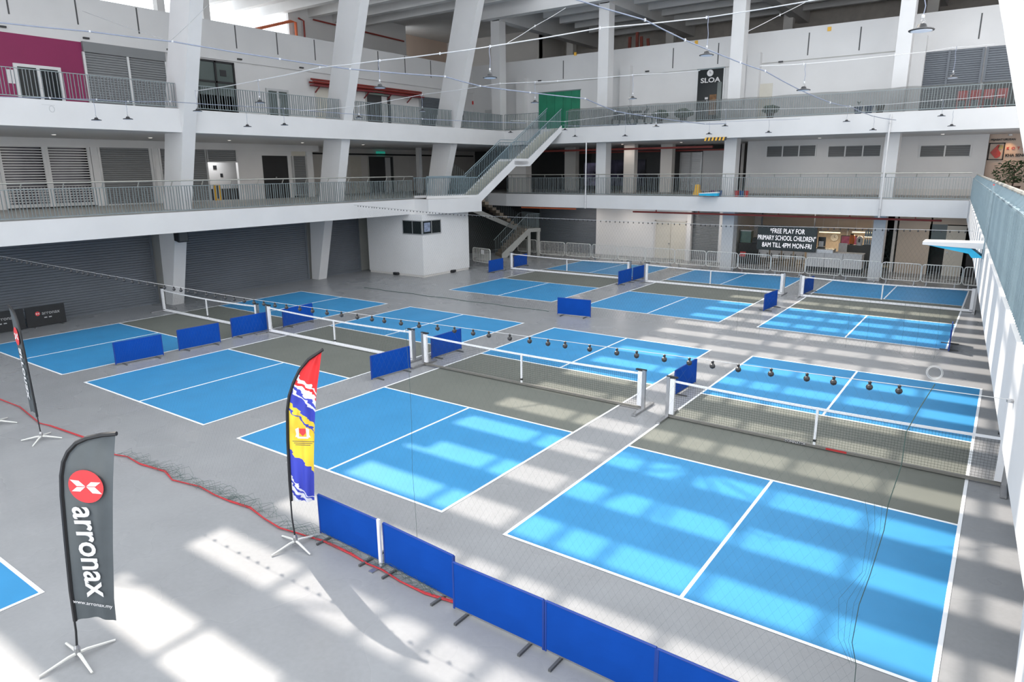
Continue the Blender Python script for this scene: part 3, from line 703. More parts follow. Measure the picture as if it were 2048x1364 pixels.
# orange pipes on the top floor
t = thing('fire_pipe', 'orange fire pipes on the top floor above the parapet', 'pipe', (xw3, y_a, 13))
MB().tube([(-31.5, yl(440,40,-31.5), 13.4), (-31.5, yl(475,40,-31.5), 13.6), (xw3+0.3, y_a-0.1, 15.2), (xw3+0.3, y_a+0.3, 15.2), (xw3+0.3, y_a+0.3, 12.1)], 0.09, 8).build('pipe_run', ORANGE, t)
MB().tube([(-31.5, yl(473,40,-31.5), 13.55), (-31.5, yl(473,40,-31.5), 12.2)], 0.09, 8).build('pipe_riser', ORANGE, t)
MB().tube([(xw3+0.25, y_a+1.0, 12.2), (xw3+0.25, y_a+1.0, 15.4), (xw3+0.25, y_a+0.6, 15.5)], 0.06, 8).build('pipe_riser', REDP, t)
MB().tube([(xw3+0.25, y_a+1.8, 15.6), (xw3+0.25, 33, 15.4)], 0.06, 6).build('pipe_run', REDP, t)

# second floor back
def bdoor_rect(px0, px1, py0, y): 
    p = atY(px0, py0, y); q = atY(px1, py0, y); return p.x, q.x, p.z
xa_, xb_, zt = bdoor_rect(1078, 1161, 187, YW2)
t = struct('door_8', 'large green glass panel on the second-floor back wall', (xa_, YW2, Z2))
nP = 5
for k in range(nP):
    u0 = xa_+(xb_-xa_)*k/nP; u1 = xa_+(xb_-xa_)*(k+1)/nP
    MB().box(u0+0.01, u1-0.01, YW2-0.05, YW2, Z2, zt).build('green_pane', GREEN, t)
MB().box(xa_-0.04, xb_+0.04, YW2-0.07, YW2, zt, zt+0.06).build('head_rail', RAIL, t)
xa_, xb_, zt = bdoor_rect(1397, 1449, 141, YW2)
t = struct('door_9', 'black glass shopfront with a sign and a clock on the second-floor back wall', (xa_, YW2, Z2))
MB().box(xa_, xb_, YW2-0.04, YW2, Z2, zt).build('shop_glass', GLASSD, t)
MB().box(xa_-0.05, xb_+0.05, YW2-0.09, YW2, zt, zt+0.07).build('door_frame', RAIL, t)
wd = xb_-xa_
for f0, f1 in ((-0.03,0.01),(0.99,1.04)): MB().box(xa_+wd*f0, xa_+wd*f1, YW2-0.09, YW2, Z2, zt).build('door_frame', ALUW, t)
MB().box(xa_+wd*0.78, xa_+wd*0.94, YW2-0.06, YW2-0.04, Z2, zt-0.75).build('door_leaf', GLASSG, t)
for f in (0.40, 0.83): MB().box(xa_+wd*f, xa_+wd*f+0.05, YW2-0.12, YW2-0.08, Z2+0.5, Z2+1.45).build('door_handle', STEEL, t)
MB().box(xa_+wd*0.32, xa_+wd*0.44, YW2-0.06, YW2-0.05, Z2+1.5, Z2+1.62).build('small_notice', FLAGW, t)
MB().box(xa_+wd*0.5, xa_+wd*0.76, YW2-0.045, YW2-0.04, Z2+0.6, Z2+1.75).build('inner_light', mat('warm_interior', (0.20,0.10,0.04), 0.6, var=0.4, scale=4), t)
zs = zt-0.62
me = text_mesh('SLOA', 0.52, FLAGW, 0.02, spacing=1.02, bold=0.012); o = link('lettering', me, t, (wd*0.5, -0.08, zs-Z2), (R(90), 0, 0), (0.92, 0.72, 1))
ck = thing('wall_clock', 'round white clock over the black shopfront on the second floor', 'clock', (xa_+wd*0.49, YW2-0.12, zt-0.22))
for nm, m, r, y0, y1 in (('case', ALUW, 0.19, -0.02, 0.06), ('dial', FLAGW, 0.165, -0.03, -0.018)):
    mb = MB().lathe([(r,y0),(r,y1)], (0,0,0), 20); o = link(nm, mb.mesh(nm, m), ck, (0,0,0), (R(-90),0,0))
    o.rotation_euler = (R(-90), 0, 0)
MB().box(-0.01,0.01,-0.055,-0.045,0,0.12).build('hand', BLACKP, ck, local=True); MB().box(0,0.09,-0.055,-0.045,-0.01,0.01).build('hand', BLACKP, ck, local=True)
xa_, xb_, zt = bdoor_rect(1836, 1968, 99, YW2-0.06)
shutter('dark grey shutter on the second floor at the right end of the back gallery', (xa_, YW2-0.06), 0, xb_-xa_, Z2, 11.35, SHUTD, mull=((xb_-xa_)*0.5,), guide=SHUTD)
xc_, xd_, _ = bdoor_rect(1976, 2048, 99, YW2-0.06)
shutter('half-raised dark shutter beside the inclined column at the top right', (xc_, YW2-0.06), 0, 3.0, 9.75, 11.35, SHUTD, guide=SHUTD)
MB().box(xc_, xc_+3, YW2-0.03, YW2-0.02, Z2, 9.75).build('dark_opening', GLASSD, w2)
px = atY(1528, 190, YW2)
t = struct('door_10', 'pale flush door on the second-floor back wall', (px.x, YW2, Z2))
MB().box(px.x-0.38, px.x+0.45, YW2-0.04, YW2, Z2, 10.45).build('door_leaf', DOORC, t)
# top floor clutter behind the back parapet
for i, (px, py, hh) in enumerate(((1258,70,1.2),(1275,68,1.6),(1286,72,1.1),(1302,78,0.8))):
    p = atY(px, 80, 38); t = thing('red_timber', ('upright dark red plank on the top floor, leftmost of the stack','tall dark red plank on the top floor behind the parapet','dark red plank leaning beside the tall one on the top floor','low dark red board on the top floor, rightmost of the stack')[i], 'plank', (p.x, 38, 12.05))
    MB().hexa([(p.x-0.1,38,12.05),(p.x+0.1,38,12.05),(p.x+0.1,38.1,12.05),(p.x-0.1,38.1,12.05)],[(p.x-0.05-0.1*i,38,13.9+hh*0.6),(p.x+0.14-0.1*i,38,13.9+hh*0.6),(p.x+0.14-0.1*i,38.1,13.9+hh*0.6),(p.x-0.05-0.1*i,38.1,13.9+hh*0.6)]).build('board', mat('red_timber', (0.22,0.05,0.035), 0.7, var=0.2), t)
# first floor back: vents, sign, window slit, light shutter
def vent(label, px0, px1, py0, py1, nb):
    p = atY(px0, py0, YW1); q = atY(px1, py1, YW1); t = thing('louvred_vent', label, 'vent', (p.x, YW1, q.z), 0, 'louvred vents on the first-floor back wall')
    W_ = q.x-p.x; H_ = p.z-q.z
    MB().box(0, W_, -0.012, 0, 0, H_).build('backing', DARKG, t, local=True)
    for k in range(nb+1): MB().box(W_*k/nb-0.035, W_*k/nb+0.035, -0.06, 0, -0.03, H_+0.03).build('vent_frame', ALUW, t, local=True)
    for z in (-0.04, H_): MB().box(0, W_, -0.06, 0, z, z+0.04).build('vent_frame', ALUW, t, local=True)
    for k in range(6): MB().add([(0,-0.045,H_*k/6+0.01),(W_,-0.045,H_*k/6+0.01),(W_,-0.012,H_*(k+1)/6),(0,-0.012,H_*(k+1)/6)], [(0,1,2,3)]).build('vent_blade', SHUT, t, local=True)
vent('long three-pane louvred vent left of the column', 1534, 1631, 293, 312, 3)
vent('long three-pane louvred vent nearest the column', 1657, 1761, 293, 312, 3)
vent('two-pane louvred vent right of the column', 1841, 1940, 292, 312, 2)
xa_, xb_ = atY(1361,340,38.9).x, atY(1402,340,38.9).x
shutter('white slatted shutter at the back of the first-floor recess', (xa_, 38.9), 0, xb_-xa_, Z1, 6.9, ALUW, 0.12, mull=((xb_-xa_)*0.5,))
for px0, px1, z0, z1, nm in ((1168,1195,Z1+0.3,6.3,'shop_poster'),(1222,1247,Z1+0.3,6.5,'shop_poster'),(1268,1290,Z1+0.3,6.5,'shop_poster')):
    a, b = atY(px0,340,40.3).x, atY(px1,340,40.3).x
    t = thing(nm, {1168:'pale violet shop display behind the white pipe on the first floor',1222:'dark violet shop display between two piers on the first floor',1268:'dark shop display right of the second pier on the first floor'}[px0], 'display', (a, 40.3, z0))
    MB().box(a, b, 40.3, 40.35, z0, z1).build('display_panel', mat('shop_display_%d' % px0, {1168:(0.30,0.28,0.44),1222:(0.06,0.055,0.10),1268:(0.05,0.05,0.075)}[px0], 0.4, var=0.9, scale=1.6), t)
# glowing pane stands in for the bright outside beyond the slit
t = struct('window_2', 'narrow bright window slit beside the back gallery column', (-8, 45.7, Z1))
xs0, xs1 = atY(1478,330,45.7).x, atY(1494,330,45.7).x
MB().box(xs0, xs1, 45.68, 45.75, Z1+0.9, 7.0).build('window_pane', mat('daylight_glow', (0.8,0.8,0.85), 0.4, var=0, emit=(1.0,0.97,1.0), estr=1.2), t)
for k in range(9): MB().box(xs0, xs1, 45.62, 45.66, 5.5+0.17*k, 5.53+0.17*k).build('window_slat', ALU, t)
# ground floor back
xa_, xb_ = atY(1080,470,YG).x, atY(1192,470,YG).x
shutter('wide slate roller shutter behind the barriers at the back', (xa_, YG+0.1), 0, xb_-xa_, 0, Z1B-0.05, SHUTD, guide=SHUTD)
xa_, xb_ = atY(1381,470,YG).x, atY(1438,470,YG).x
shutter('narrow grey roller shutter beside the back column', (xa_, YG+0.1), 0, xb_-xa_, 0, 3.2, SHUT)
p = atY(1312,453,YG); q = atY(1374,453,YG)
t = struct('door_11', 'cream double door on the ground floor back wall', (p.x, YG, 0))
for f0, f1 in ((0.02,0.495),(0.505,0.98)): MB().box(p.x+(q.x-p.x)*f0, p.x+(q.x-p.x)*f1, YG-0.06, YG, 0.02, 2.45).build('door_leaf', DOORC, t)
for f in (0.0, 1.0): MB().box(p.x+(q.x-p.x)*f-0.05, p.x+(q.x-p.x)*f+0.05, YG-0.09, YG, 0, 2.5).build('door_frame', OFFW, t)
MB().box(p.x-0.05, q.x+0.05, YG-0.09, YG, 2.45, 2.55).build('door_frame', OFFW, t)
MB().box((p.x+q.x)/2-0.12, (p.x+q.x)/2-0.04, YG-0.14, YG-0.06, 1.0, 1.06).build('door_handle', STEEL, t)
p = atY(1893,470,36.0); q = atY(1932,470,36.0)
t = struct('door_12', 'cream flush door beside the dark doorway at the right', (p.x, 36, 0))
MB().box(p.x, q.x, 35.95, 36.02, 0, 2.7).build('door_leaf', DOORC, t)
MB().box(p.x+0.08, p.x+0.2, 35.9, 35.95, 1.25, 1.31).build('door_handle', STEEL, t)
MB().box(atY(1858,470,36).x, p.x, 36.0, 36.1, 1.75, 2.75).build('glass_light', GLASSG, t)

# ================================================================== COURTS
CW, CL_, NV1, NV2 = 6.096, 13.411, 4.572, 8.839
LW = 0.055
courts = [
 (0.0, 0.0, 'front-row court nearest the right gallery, striped with sunlight'),
 (-7.40, 0.0, 'front-row court behind the colourful feather flag'),
 (-14.87, 0.03, 'front-row court third from the right gallery'),
 (-22.3, 0.0, 'front-row court beside the slate shutters'),
 (-16.32, 17.72, 'back-row court nearest the white kiosk'),
 (-8.62, 17.66, 'middle court of the back row'),
 (-1.10, 17.60, 'back-row court nearest the right gallery'),
 (-10.52, -18.4, 'court cut off at the lower left corner')]
def court(x, y, desc):
    t = thing('pickleball_court', 'blue and grey painted ' + desc, 'court', (x, y, 0), 0, 'painted pickleball courts')
    z = 0.004
    for xa, xb in ((0, CW/2), (CW/2, CW)):
        for ya, yb in ((0, NV1), (NV2, CL_)): MB().box(xa, xb, ya, yb, 0.0, z).build('service_box', BLUE, t, local=True)
    MB().box(0, CW, NV1, NV2, 0.0, z).build('kitchen_zone', GREY, t, local=True)
    zl_ = 0.007
    for xa in (0, CW-LW): MB().box(xa, xa+LW, 0, CL_, 0.0, zl_).build('side_line', LINE, t, local=True)
    for ya in (0, CL_-LW): MB().box(LW, CW-LW, ya, ya+LW, 0.0, zl_).build('base_line', LINE, t, local=True)
    for ya in (NV1-LW, NV2): MB().box(LW, CW-LW, ya, ya+LW, 0.0, zl_).build('kitchen_line', LINE, t, local=True)
    for ya, yb in ((LW, NV1-LW), (NV2+LW, CL_-LW)): MB().box(CW/2-LW/2, CW/2+LW/2, ya, yb, 0.0, zl_).build('centre_line', LINE, t, local=True)
for c in courts: court(*c)

# ------------------------------------------------------------------ nets
def net_thing(label, x, y, Ln, light):
    """light: nets of the far courts have white lower tapes; near nets a grey base bar"""
    t = thing('court_net', label, 'net', (x, y, 0.008), 0, 'portable pickleball nets')
    H = 0.915
    for s in (0, Ln):
        p_ = MB().box(s-0.04, s+0.04, -0.04, 0.04, 0.05, 1.02).build('post', STEEL, t, local=True)
        sg = 1 if s == 0 else -1
        MB().box(min(s+sg*0.045, s+sg*0.16), max(s+sg*0.045, s+sg*0.16), -0.035, 0.035, 0.10, 0.98).build('white_sleeve', NETW, p_, local=True)
        MB().box(s-0.05 if sg > 0 else s-0.22, s+0.22 if sg > 0 else s+0.05, -0.035, 0.035, 1.0, 1.035).build('post_cap', BLACKP, p_, local=True)
        MB().box(s-0.05, s+0.05, -0.55, 0.55, 0.0, 0.05).build('foot', STEEL, t, local=True)
    n = 24; sag = 0.05
    def top(u): return H - sag*4*u*(1-u)*(1 if not light else 1.2) + 0.03
    x0_, x1_ = 0.16, Ln-0.16
    mb = MB()
    for k in range(n):
        u0, u1 = k/n, (k+1)/n; xa, xb = x0_+(x1_-x0_)*u0, x0_+(x1_-x0_)*u1
        mb.hexa([(xa,-0.012,top(u0)-0.05),(xb,-0.012,top(u1)-0.05),(xb,0.012,top(u1)-0.05),(xa,0.012,top(u0)-0.05)],[(xa,-0.012,top(u0)),(xb,-0.012,top(u1)),(xb,0.012,top(u1)),(xa,0.012,top(u0))])
    mb.build('top_tape', NETW, t, local=True)
    if light: MB().box(x0_, x1_, -0.014, 0.014, 0.06, 0.115).build('bottom_tape', NETW, t, local=True)
    MB().box(0.05, Ln-0.05, -0.03, 0.03, 0.02, 0.07).build('base_bar', NETW if light else NETBR, t, local=True)
    MB().box(Ln/2-0.025, Ln/2+0.025, -0.02, 0.02, 0.07, top(0.5)).build('centre_strap', NETW, t, local=True)
    MB().box(Ln/2-0.03, Ln/2+0.03, -0.024, 0.024, 0.14, 0.19).build('strap_buckle', BLACKP, t, local=True)
    mb = MB(); r = 0.0016 if not light else 0.0012; xx = x0_
    while xx < x1_:
        u = (xx-x0_)/(x1_-x0_); mb.box(xx-r, xx+r, -r, r, 0.09, top(u)-0.05); xx += 0.055
    z = 0.12
    while z < 0.86: mb.box(x0_, x1_, -r, r, z-r, z+r); z += 0.055
    o = mb.build('netting', NETB, t, local=True); o['kind'] = 'stuff'
    return t
nd = ['portable net across the sunlit court nearest the right gallery','portable net across the court behind the colourful flag','portable net across the third front-row court','portable net across the court beside the slate shutters','portable net across the back-row court nearest the kiosk','portable net across the middle back-row court','portable net across the back-row court nearest the right gallery']
npos = [(0.02,6.66,6.62),(-7.98,6.82,7.3),(-15.9,6.95,7.4),(-23.2,6.86,6.85),(-18.0,25.4,7.9),(-9.15,25.2,7.05),(-1.35,25.1,6.75)]
nts = []
for i, (x, y, Ln) in enumerate(npos):
    nts.append(net_thing(nd[i], x, y, Ln, i >= 2))
# printed strips on the base bar of the nearest net
MB().box(2.72, 3.15, -0.034, -0.030, 0.022, 0.066).build('print_strip', BLACKP, nts[0], local=True)
link('lettering', text_mesh('DOMINATOR', 0.07, FLAGW, 0.001), nts[0], (2.935, -0.036, 0.044), (R(90),0,0))
MB().box(3.55, 3.95, -0.034, -0.030, 0.022, 0.066).build('print_strip', REDPL, nts[0], local=True)

# ------------------------------------------------------------------ blue panels
PW, PH = 1.44, 0.72
def make_panel():
    t = thing('court_divider', 'x', 'divider panel', (0,0,0), 0, 'blue divider panels between the courts')
    vs = []; fs = []; nx, nz = 10, 5
    for side in (-1, 1):
        for j in range(nz+1):
            for i in range(nx+1):
                u, v = i/nx, j/nz
                b = 0.014 + 0.010*math.sin(math.pi*u)*math.sin(math.pi*v) + (0.004*math.sin(9*u+4*v))
                if i in (0,nx) or j in (0,nz): b = 0.014
                vs.append((-PW/2+u*PW, side*b, 0.06+v*(PH-0.06)))
    N = (nx+1)*(nz+1)
    for s in (0, 1):
        for j in range(nz):
            for i in range(nx):
                a = s*N+j*(nx+1)+i; q = (a, a+1, a+nx+2, a+nx+1); fs.append(q if s == 0 else q[::-1])
    def e(i, j): return j*(nx+1)+i
    for i in range(nx):
        fs.append((e(i,nz), e(i+1,nz), N+e(i+1,nz), N+e(i,nz))); fs.append((e(i+1,0), e(i,0), N+e(i,0), N+e(i+1,0)))
    for j in range(nz):
        fs.append((e(0,j), e(0,j+1), N+e(0,j+1), N+e(0,j))); fs.append((e(nx,j+1), e(nx,j), N+e(nx,j), N+e(nx,j+1)))
    MB().add(vs, fs).build('cloth_cover', PANEL, t, local=True)
    MB().tube([(-PW/2,0,PH),(PW/2,0,PH)], 0.017, 6).build('top_tube', PANELT, t, local=True)
    for s in (-1, 1): MB().box(s*PW/2-0.014, s*PW/2+0.014, -0.018, 0.018, 0.03, PH).build('side_tube', PANELT, t, local=True)
    MB().box(-PW/2, PW/2, -0.012, 0.012, 0.035, 0.06).build('bottom_tube', STEEL, t, local=True)
    for s in (-0.5, 0.52): MB().box(s-0.018, s+0.018, -0.26, 0.26, 0.0, 0.035).build('foot', DARKG, t, local=True)
    return t
proto = make_panel(); used = False
ends = [
 ((-15.92,1.45),(-15.80,2.85),'blue divider panel in the aisle beside the second court from the shutters, nearest the camera'),
 ((-15.94,3.50),(-15.85,4.92),'blue divider panel in the left aisle, second from the camera'),
 ((-16.14,5.60),(-16.08,7.02),'blue divider panel touching the net post in the left aisle'),
 ((-16.02,7.70),(-16.08,9.12),'blue divider panel in the left aisle beyond the nets'),
 ((-8.12,4.80),(-8.00,6.22),'blue divider panel covering a net post behind the colourful flag'),
 ((-8.20,7.43),(-8.20,8.87),'blue divider panel seen through the second net in the middle aisle'),
 ((-0.44,8.20),(-0.42,9.62),'blue divider panel beside the net post in the sunlit aisle'),
 ((-8.52,15.50),(-7.10,15.66),'lone blue divider panel between the two rows of courts'),
 ((-18.10,23.40),(-18.14,24.82),'blue divider panel before the stair, front one of the pair'),
 ((-18.14,25.98),(-18.18,27.40),'blue divider panel behind the net post near the stair'),
 ((-9.82,23.50),(-9.80,24.92),'blue divider panel in the back row aisle, front one of the touching pair'),
 ((-9.79,25.12),(-9.79,26.55),'blue divider panel in the back row aisle, rear one of the touching pair'),
 ((-1.72,20.72),(-1.60,22.14),'blue divider panel standing in the aisle left of the far right court'),
 ((-1.30,25.70),(-1.22,27.12),'blue divider panel behind the net post left of the far right court'),
 ((-2.44,-1.68),(-1.02,-1.73),'blue front divider panel leftmost in the row, beside the colourful flag'),
 ((-0.90,-1.74),(0.54,-1.84),'blue front divider panel second in the row, behind the red rope end'),
 ((0.64,-1.96),(2.08,-1.97),'blue front divider panel third in the row'),
 ((2.11,-1.97),(3.56,-1.99),'blue front divider panel fourth in the row'),
 ((3.58,-2.00),(5.02,-2.02),'blue front divider panel at the bottom edge of the picture'),
 ((5.05,17.4),(5.00,18.8),'blue divider panel half hidden behind the right gallery edge')]
for i, (a, b, lab) in enumerate(ends):
    a = Vector((*a, 0)); b = Vector((*b, 0)); m_ = (a+b)/2; d = b-a
    rz = math.atan2(d.y, d.x)
    if not used: proto.location = m_; proto.rotation_euler = (0,0,rz); proto['label'] = lab; used = True; o = proto
    else: o = copy_tree(proto, None, m_, rz, lab)
    if 14 <= i <= 18: o['group'] = 'blue front divider panels'
# the second front panel stands on a white clip post
t = thing('clip_post', 'white upright clip between the first two front divider panels', 'post', (-0.96, -1.79, 0))
MB().box(-0.985, -0.935, -1.80, -1.765, 0.0, 0.78).build('post_strip', NETW, t); MB().box(-1.0, -0.92, -2.0, -1.62, 0, 0.02).build('post_foot', STEEL, t)

# ------------------------------------------------------------------ crowd barriers
def make_barrier(Ln, label, loc, rz):
    t = thing('crowd_barrier', label, 'barrier', loc, rz, 'galvanised crowd barriers along the back')
    H0, H1, r = 0.22, 1.08, 0.12
    pts = []
    for cx_, cz_, a0 in ((Ln-r, H1-r, 90), (Ln-r, H0+r, 0), (r, H0+r, -90), (r, H1-r, -180)):
        for k in range(4): a = R(a0-30*k); pts.append((cx_+r*math.cos(a), 0, cz_+r*math.sin(a)))
    pts.append(pts[0]); MB().tube(pts, 0.024, 6, False).build('frame', GALV, t, local=True)
    n = max(3, int(Ln/0.115)); me = MB().box(-0.010, 0.010, -0.010, 0.010, H0, H1).mesh('bar', GALV)
    for k in range(1, n): link('bar', me, t, (Ln*k/n, 0, 0))
    for s in (0.25, Ln-0.25):
        MB().box(s-0.025, s+0.025, -0.03, 0.03, 0.05, H0).box(s-0.03, s+0.03, -0.28, 0.28, 0.0, 0.05).build('foot', STEEL, t, local=True)
    return t
bx = [(1036,1073),(1080,1129),(1132,1181),(1184,1234),(1237,1289),(1291,1348),(1350,1411),(1413,1475),(1477,1541),(1543,1611),(1613,1682),(1685,1764),(1766,1845),(1847,1929),(1932,2010)]
where = ['behind the stair posts','under the stair landing, left of the white wall','across the edge of the white wall','before the white wall left of the cream door','just left of the cream double door','in front of the cream double door','in front of the narrow grey shutter','across the foot of the left back column','before the dark cabinet under the screen','below the lit message screen','in front of the white reception counter','before the counter beside the right back column','before the beige wall right of the column','in front of the dark doorway','half hidden by the right gallery edge']
yb_ = 31.42
for i, (p0, p1) in enumerate(bx):
    yy = yb_ + (0.5 if i < 1 else 0)
    a, b = atY(p0, 520, yy).x, atY(p1, 520, yy).x
    make_barrier(b-a, 'galvanised crowd barrier ' + where[i], (a, yy, 0), 0)
bb_ = make_barrier(1.75, 'galvanised crowd barrier with a white notice beside the kiosk', (-21.35, 26.0, 0), R(-14))
MB().box(0.85, 1.15, -0.03, -0.02, 0.72, 1.0).build('notice', FLAGW, bb_, local=True)

# ================================================================== FEATHER FLAGS
def flag_base(t):
    for k in range(4):
        a = R(45+90*k+8); MB().tube([(0,0,0.09),(0.10*math.cos(a),0.10*math.sin(a),0.085),(0.42*math.cos(a),0.42*math.sin(a),0.02)], [0.022,0.020,0.014], 6).build('base_leg', GALV, t, local=True)
    MB().lathe([(0.035,0.05),(0.035,0.16),(0.02,0.2)], (0,0,0), 10).build('base_socket', STEEL, t, local=True)
def plane_pts(base, yaw, pix):
    """picture points onto the upright plane through base with direction yaw -> (u, z)"""
    u = Vector((math.cos(yaw), math.sin(yaw), 0)); n = Vector((-u.y, u.x, 0)); out = []
    for px, py in pix:
        d = ray(px, py); p = CAM + d*((base-CAM).dot(n)/d.dot(n)); out.append(((p-base).dot(u), p.z))
    return out
def interp(pl, z):
    for (u0, z0), (u1, z1) in zip(pl[:-1], pl[1:]):
        if (z0-z)*(z1-z) <= 0 and abs(z1-z0) > 1e-9: return u0+(u1-u0)*(z-z0)/(z1-z0)
    return pl[0][0] if abs(z-pl[0][1]) < abs(z-pl[-1][1]) else pl[-1][0]
def make_flag(label, base, yaw, pole, right, fold, cloth, group=None):
    t = thing('feather_flag', label, 'flag', base, yaw, group)
    flag_base(t)
    MB().tube([(0,0,0.15)]+[(u,0,z) for u, z in pole[1:]], [0.014]+[0.013-0.008*k/len(pole) for k in range(len(pole)-1)], 6).build('pole', BLACKP, t, local=True)
    z0 = right[-1][1]; zt_ = right[0][1]
    rows, cols = 40, 14; vs = []; fs = []
    for j in range(rows+1):
        f = j/rows; z = z0+(zt_-z0)*f
        ul = interp(pole, z)+0.006; ur = interp(right, z)
        if j == rows: ur = right[0][0]; ul = ur-0.02
        for i in range(cols+1):
            s = i/cols; zz = z + (0.05*math.sin(math.pi*s)*(1-f)**6 if fold < 2 else 0)
            vs.append((ul+(ur-ul)*s, fold*0.018*math.sin(2*math.pi*(s*2.3+f*0.5))*min(1, 4*(1-f)+0.1)*s**0.5, zz))
    for j in range(rows):
        for i in range(cols): a = j*(cols+1)+i; fs.append((a, a+1, a+cols+2, a+cols+1))
    MB().add(vs, fs).build('cloth', cloth, t, smooth=True, local=True)
    zs = [p for p in pole if p[1] > z0]
    MB().tube([(interp(pole, z0)+0.012,0,z0)]+[(u+0.012,0,z-0.006) for u, z in zs], 0.026, 6).build('pole_sleeve', BLACK, t, local=True)
    return t
def logo_disc(t, u, z, r, y):
    for sg in (-1, 1):
        o = link('logo_disc', MB().lathe([(r,-0.001),(r,0.001)], (0,0,0), 28).mesh('logo_disc', FLAGR), t, (u, sg*y, z), (R(90),0,0))
        mb = MB()
        def q(a): mb.slab([(x*r, zz*r) for x, zz in a], (1,0,0), (0,0,1), (0,0.001,0), 0.002)
        q([(-0.85,0.42),(-0.36,0.36),(-0.03,0.02),(-0.52,0.04)]); q([(-0.85,-0.28),(-0.52,-0.02),(-0.03,-0.02),(-0.36,-0.30)][::-1])
        q([(0.03,0.02),(0.33,0.28),(0.88,0.26),(0.56,0.02)][::-1]); q([(0.03,-0.02),(0.33,-0.40),(0.86,-0.44),(0.5,-0.02)])
        link('logo_mark', mb.mesh('logo_mark', FLAGW), o, (0, 0, 0.003 if sg < 0 else -0.003), (R(-90),0,0))
fb = atZ(158, 1318); fb.z = 0
yaw1 = R(33)
pole1 = plane_pts(fb, yaw1, [(158,1318),(152,1262),(140,1180),(130,1080),(122,990),(121,950),(125,922),(134,902),(150,885),(172,875),(200,869),(231,866)])
right1 = plane_pts(fb, yaw1, [(231,867),(229,920),(227,1000),(226,1100),(227,1200),(231,1243)])
pole1[0] = (0.0, 0.0)
f1 = make_flag('large charcoal feather flag with a red round logo and white lettering, nearest the camera', fb, yaw1, pole1, right1, 1.0, FLAGG)
c1_ = plane_pts(fb, yaw1, [(175,971),(175,938),(176,1090),(180,1204)])
logo_disc(f1, c1_[0][0], c1_[0][1], abs(c1_[1][1]-c1_[0][1]), 0.028)
tz = plane_pts(fb, yaw1, [(178,1010),(184,1190)])
lt = text_mesh('arronax', 0.36, FLAGW, 0.001, 'CENTER', 1.0, 0.006)
mx_ = max(v.co.x for v in lt.vertices)-min(v.co.x for v in lt.vertices); hl = (tz[0][1]-tz[1][1])
for sg in (-1, 1):
    o = link('lettering', lt, f1, ((tz[0][0]+tz[1][0])/2+0.02, sg*0.034, (tz[0][1]+tz[1][1])/2), (R(90), R(90), 0), (hl/mx_, hl/mx_*1.12, 1))
o = link('web_address', text_mesh('www.arronax.my', 0.068, FLAGW, 0.001), f1, (c1_[3][0]+0.06, -0.040, c1_[3][1]), (R(90), R(8), 0))
# the same flag further left, turned almost edge-on, and the one beyond it
fb3 = atZ(84, 880); fb3.z = 0
f3 = copy_tree(f1, None, fb3, R(172), 'charcoal feather flag seen almost edge-on before the front-row courts')
f1['group'] = f3['group'] = 'charcoal feather flags'
f4 = copy_tree(f1, None, atZ(-4, 849), R(172), 'charcoal feather flag whose foot shows at the left frame edge')
# colourful flag
m = bpy.data.materials.new('flag_state_colours'); m.use_nodes = True; nt = m.node_tree; b = nt.nodes['Principled BSDF']; b.inputs['Roughness'].default_value = 0.6
tc = nt.nodes.new('ShaderNodeTexCoord'); sp_ = nt.nodes.new('ShaderNodeSeparateXYZ'); nt.links.new(tc.outputs['Object'], sp_.inputs[0])
nz = nt.nodes.new('ShaderNodeTexNoise'); nz.inputs['Scale'].default_value = 5; nz.inputs['Detail'].default_value = 2.5
mp = nt.nodes.new('ShaderNodeMapping'); mp.inputs['Scale'].default_value = (0.6, 0.0, 1.6); mp.inputs['Rotation'].default_value = (0, R(40), 0)
nt.links.new(tc.outputs['Object'], mp.inputs[0]); nt.links.new(mp.outputs[0], nz.inputs['Vector'])
def mth(op, a, bb):
    x = nt.nodes.new('ShaderNodeMath'); x.operation = op
    for i, v in enumerate((a, bb)):
        if isinstance(v, (int, float)): x.inputs[i].default_value = v
        else: nt.links.new(v, x.inputs[i])
    return x.outputs[0]
FH = 3.2
val = mth('ADD', mth('MULTIPLY', sp_.outputs['Z'], 1/FH), mth('MULTIPLY', sp_.outputs['X'], 0.30))
nzv = mth('MULTIPLY', mth('SUBTRACT', nz.outputs['Fac'], 0.5), 0.11)
val2 = mth('ADD', val, nzv)
rp_ = nt.nodes.new('ShaderNodeValToRGB'); cr = rp_.color_ramp; cr.interpolation = 'CONSTANT'
RED, WHT, BLU, YLW = (0.75,0.035,0.04,1), (0.80,0.80,0.85,1), (0.055,0.075,0.52,1), (0.85,0.62,0.06,1)
stops = [(0.0,BLU),(0.235,WHT),(0.29,BLU),(0.31,WHT),(0.345,BLU),(0.36,WHT),(0.375,BLU),(0.52,YLW),(0.735,BLU),(0.75,YLW),(0.785,BLU),(0.865,WHT),(0.882,BLU),(0.90,WHT),(0.925,RED),(0.948,WHT),(0.965,RED)]
cr.elements[0].position = 0; cr.elements[0].color = stops[0][1]; cr.elements.remove(cr.elements[1])
for p_, c_ in stops[1:]: e_ = cr.elements.new(p_); e_.color = c_
nt.links.new(val2, rp_.inputs['Fac']); nt.links.new(rp_.outputs['Color'], b.inputs['Base Color'])
tl = nt.nodes.new('ShaderNodeBsdfTranslucent'); mxs = nt.nodes.new('ShaderNodeMixShader'); mxs.inputs[0].default_value = 0.35
nt.links.new(rp_.outputs['Color'], tl.inputs['Color']); nt.links.new(b.outputs[0], mxs.inputs[1]); nt.links.new(tl.outputs[0], mxs.inputs[2]); nt.links.new(mxs.outputs[0], nt.nodes['Material Output'].inputs['Surface'])
fb2 = atZ(592, 1092); fb2.z = 0; yaw2 = R(30)
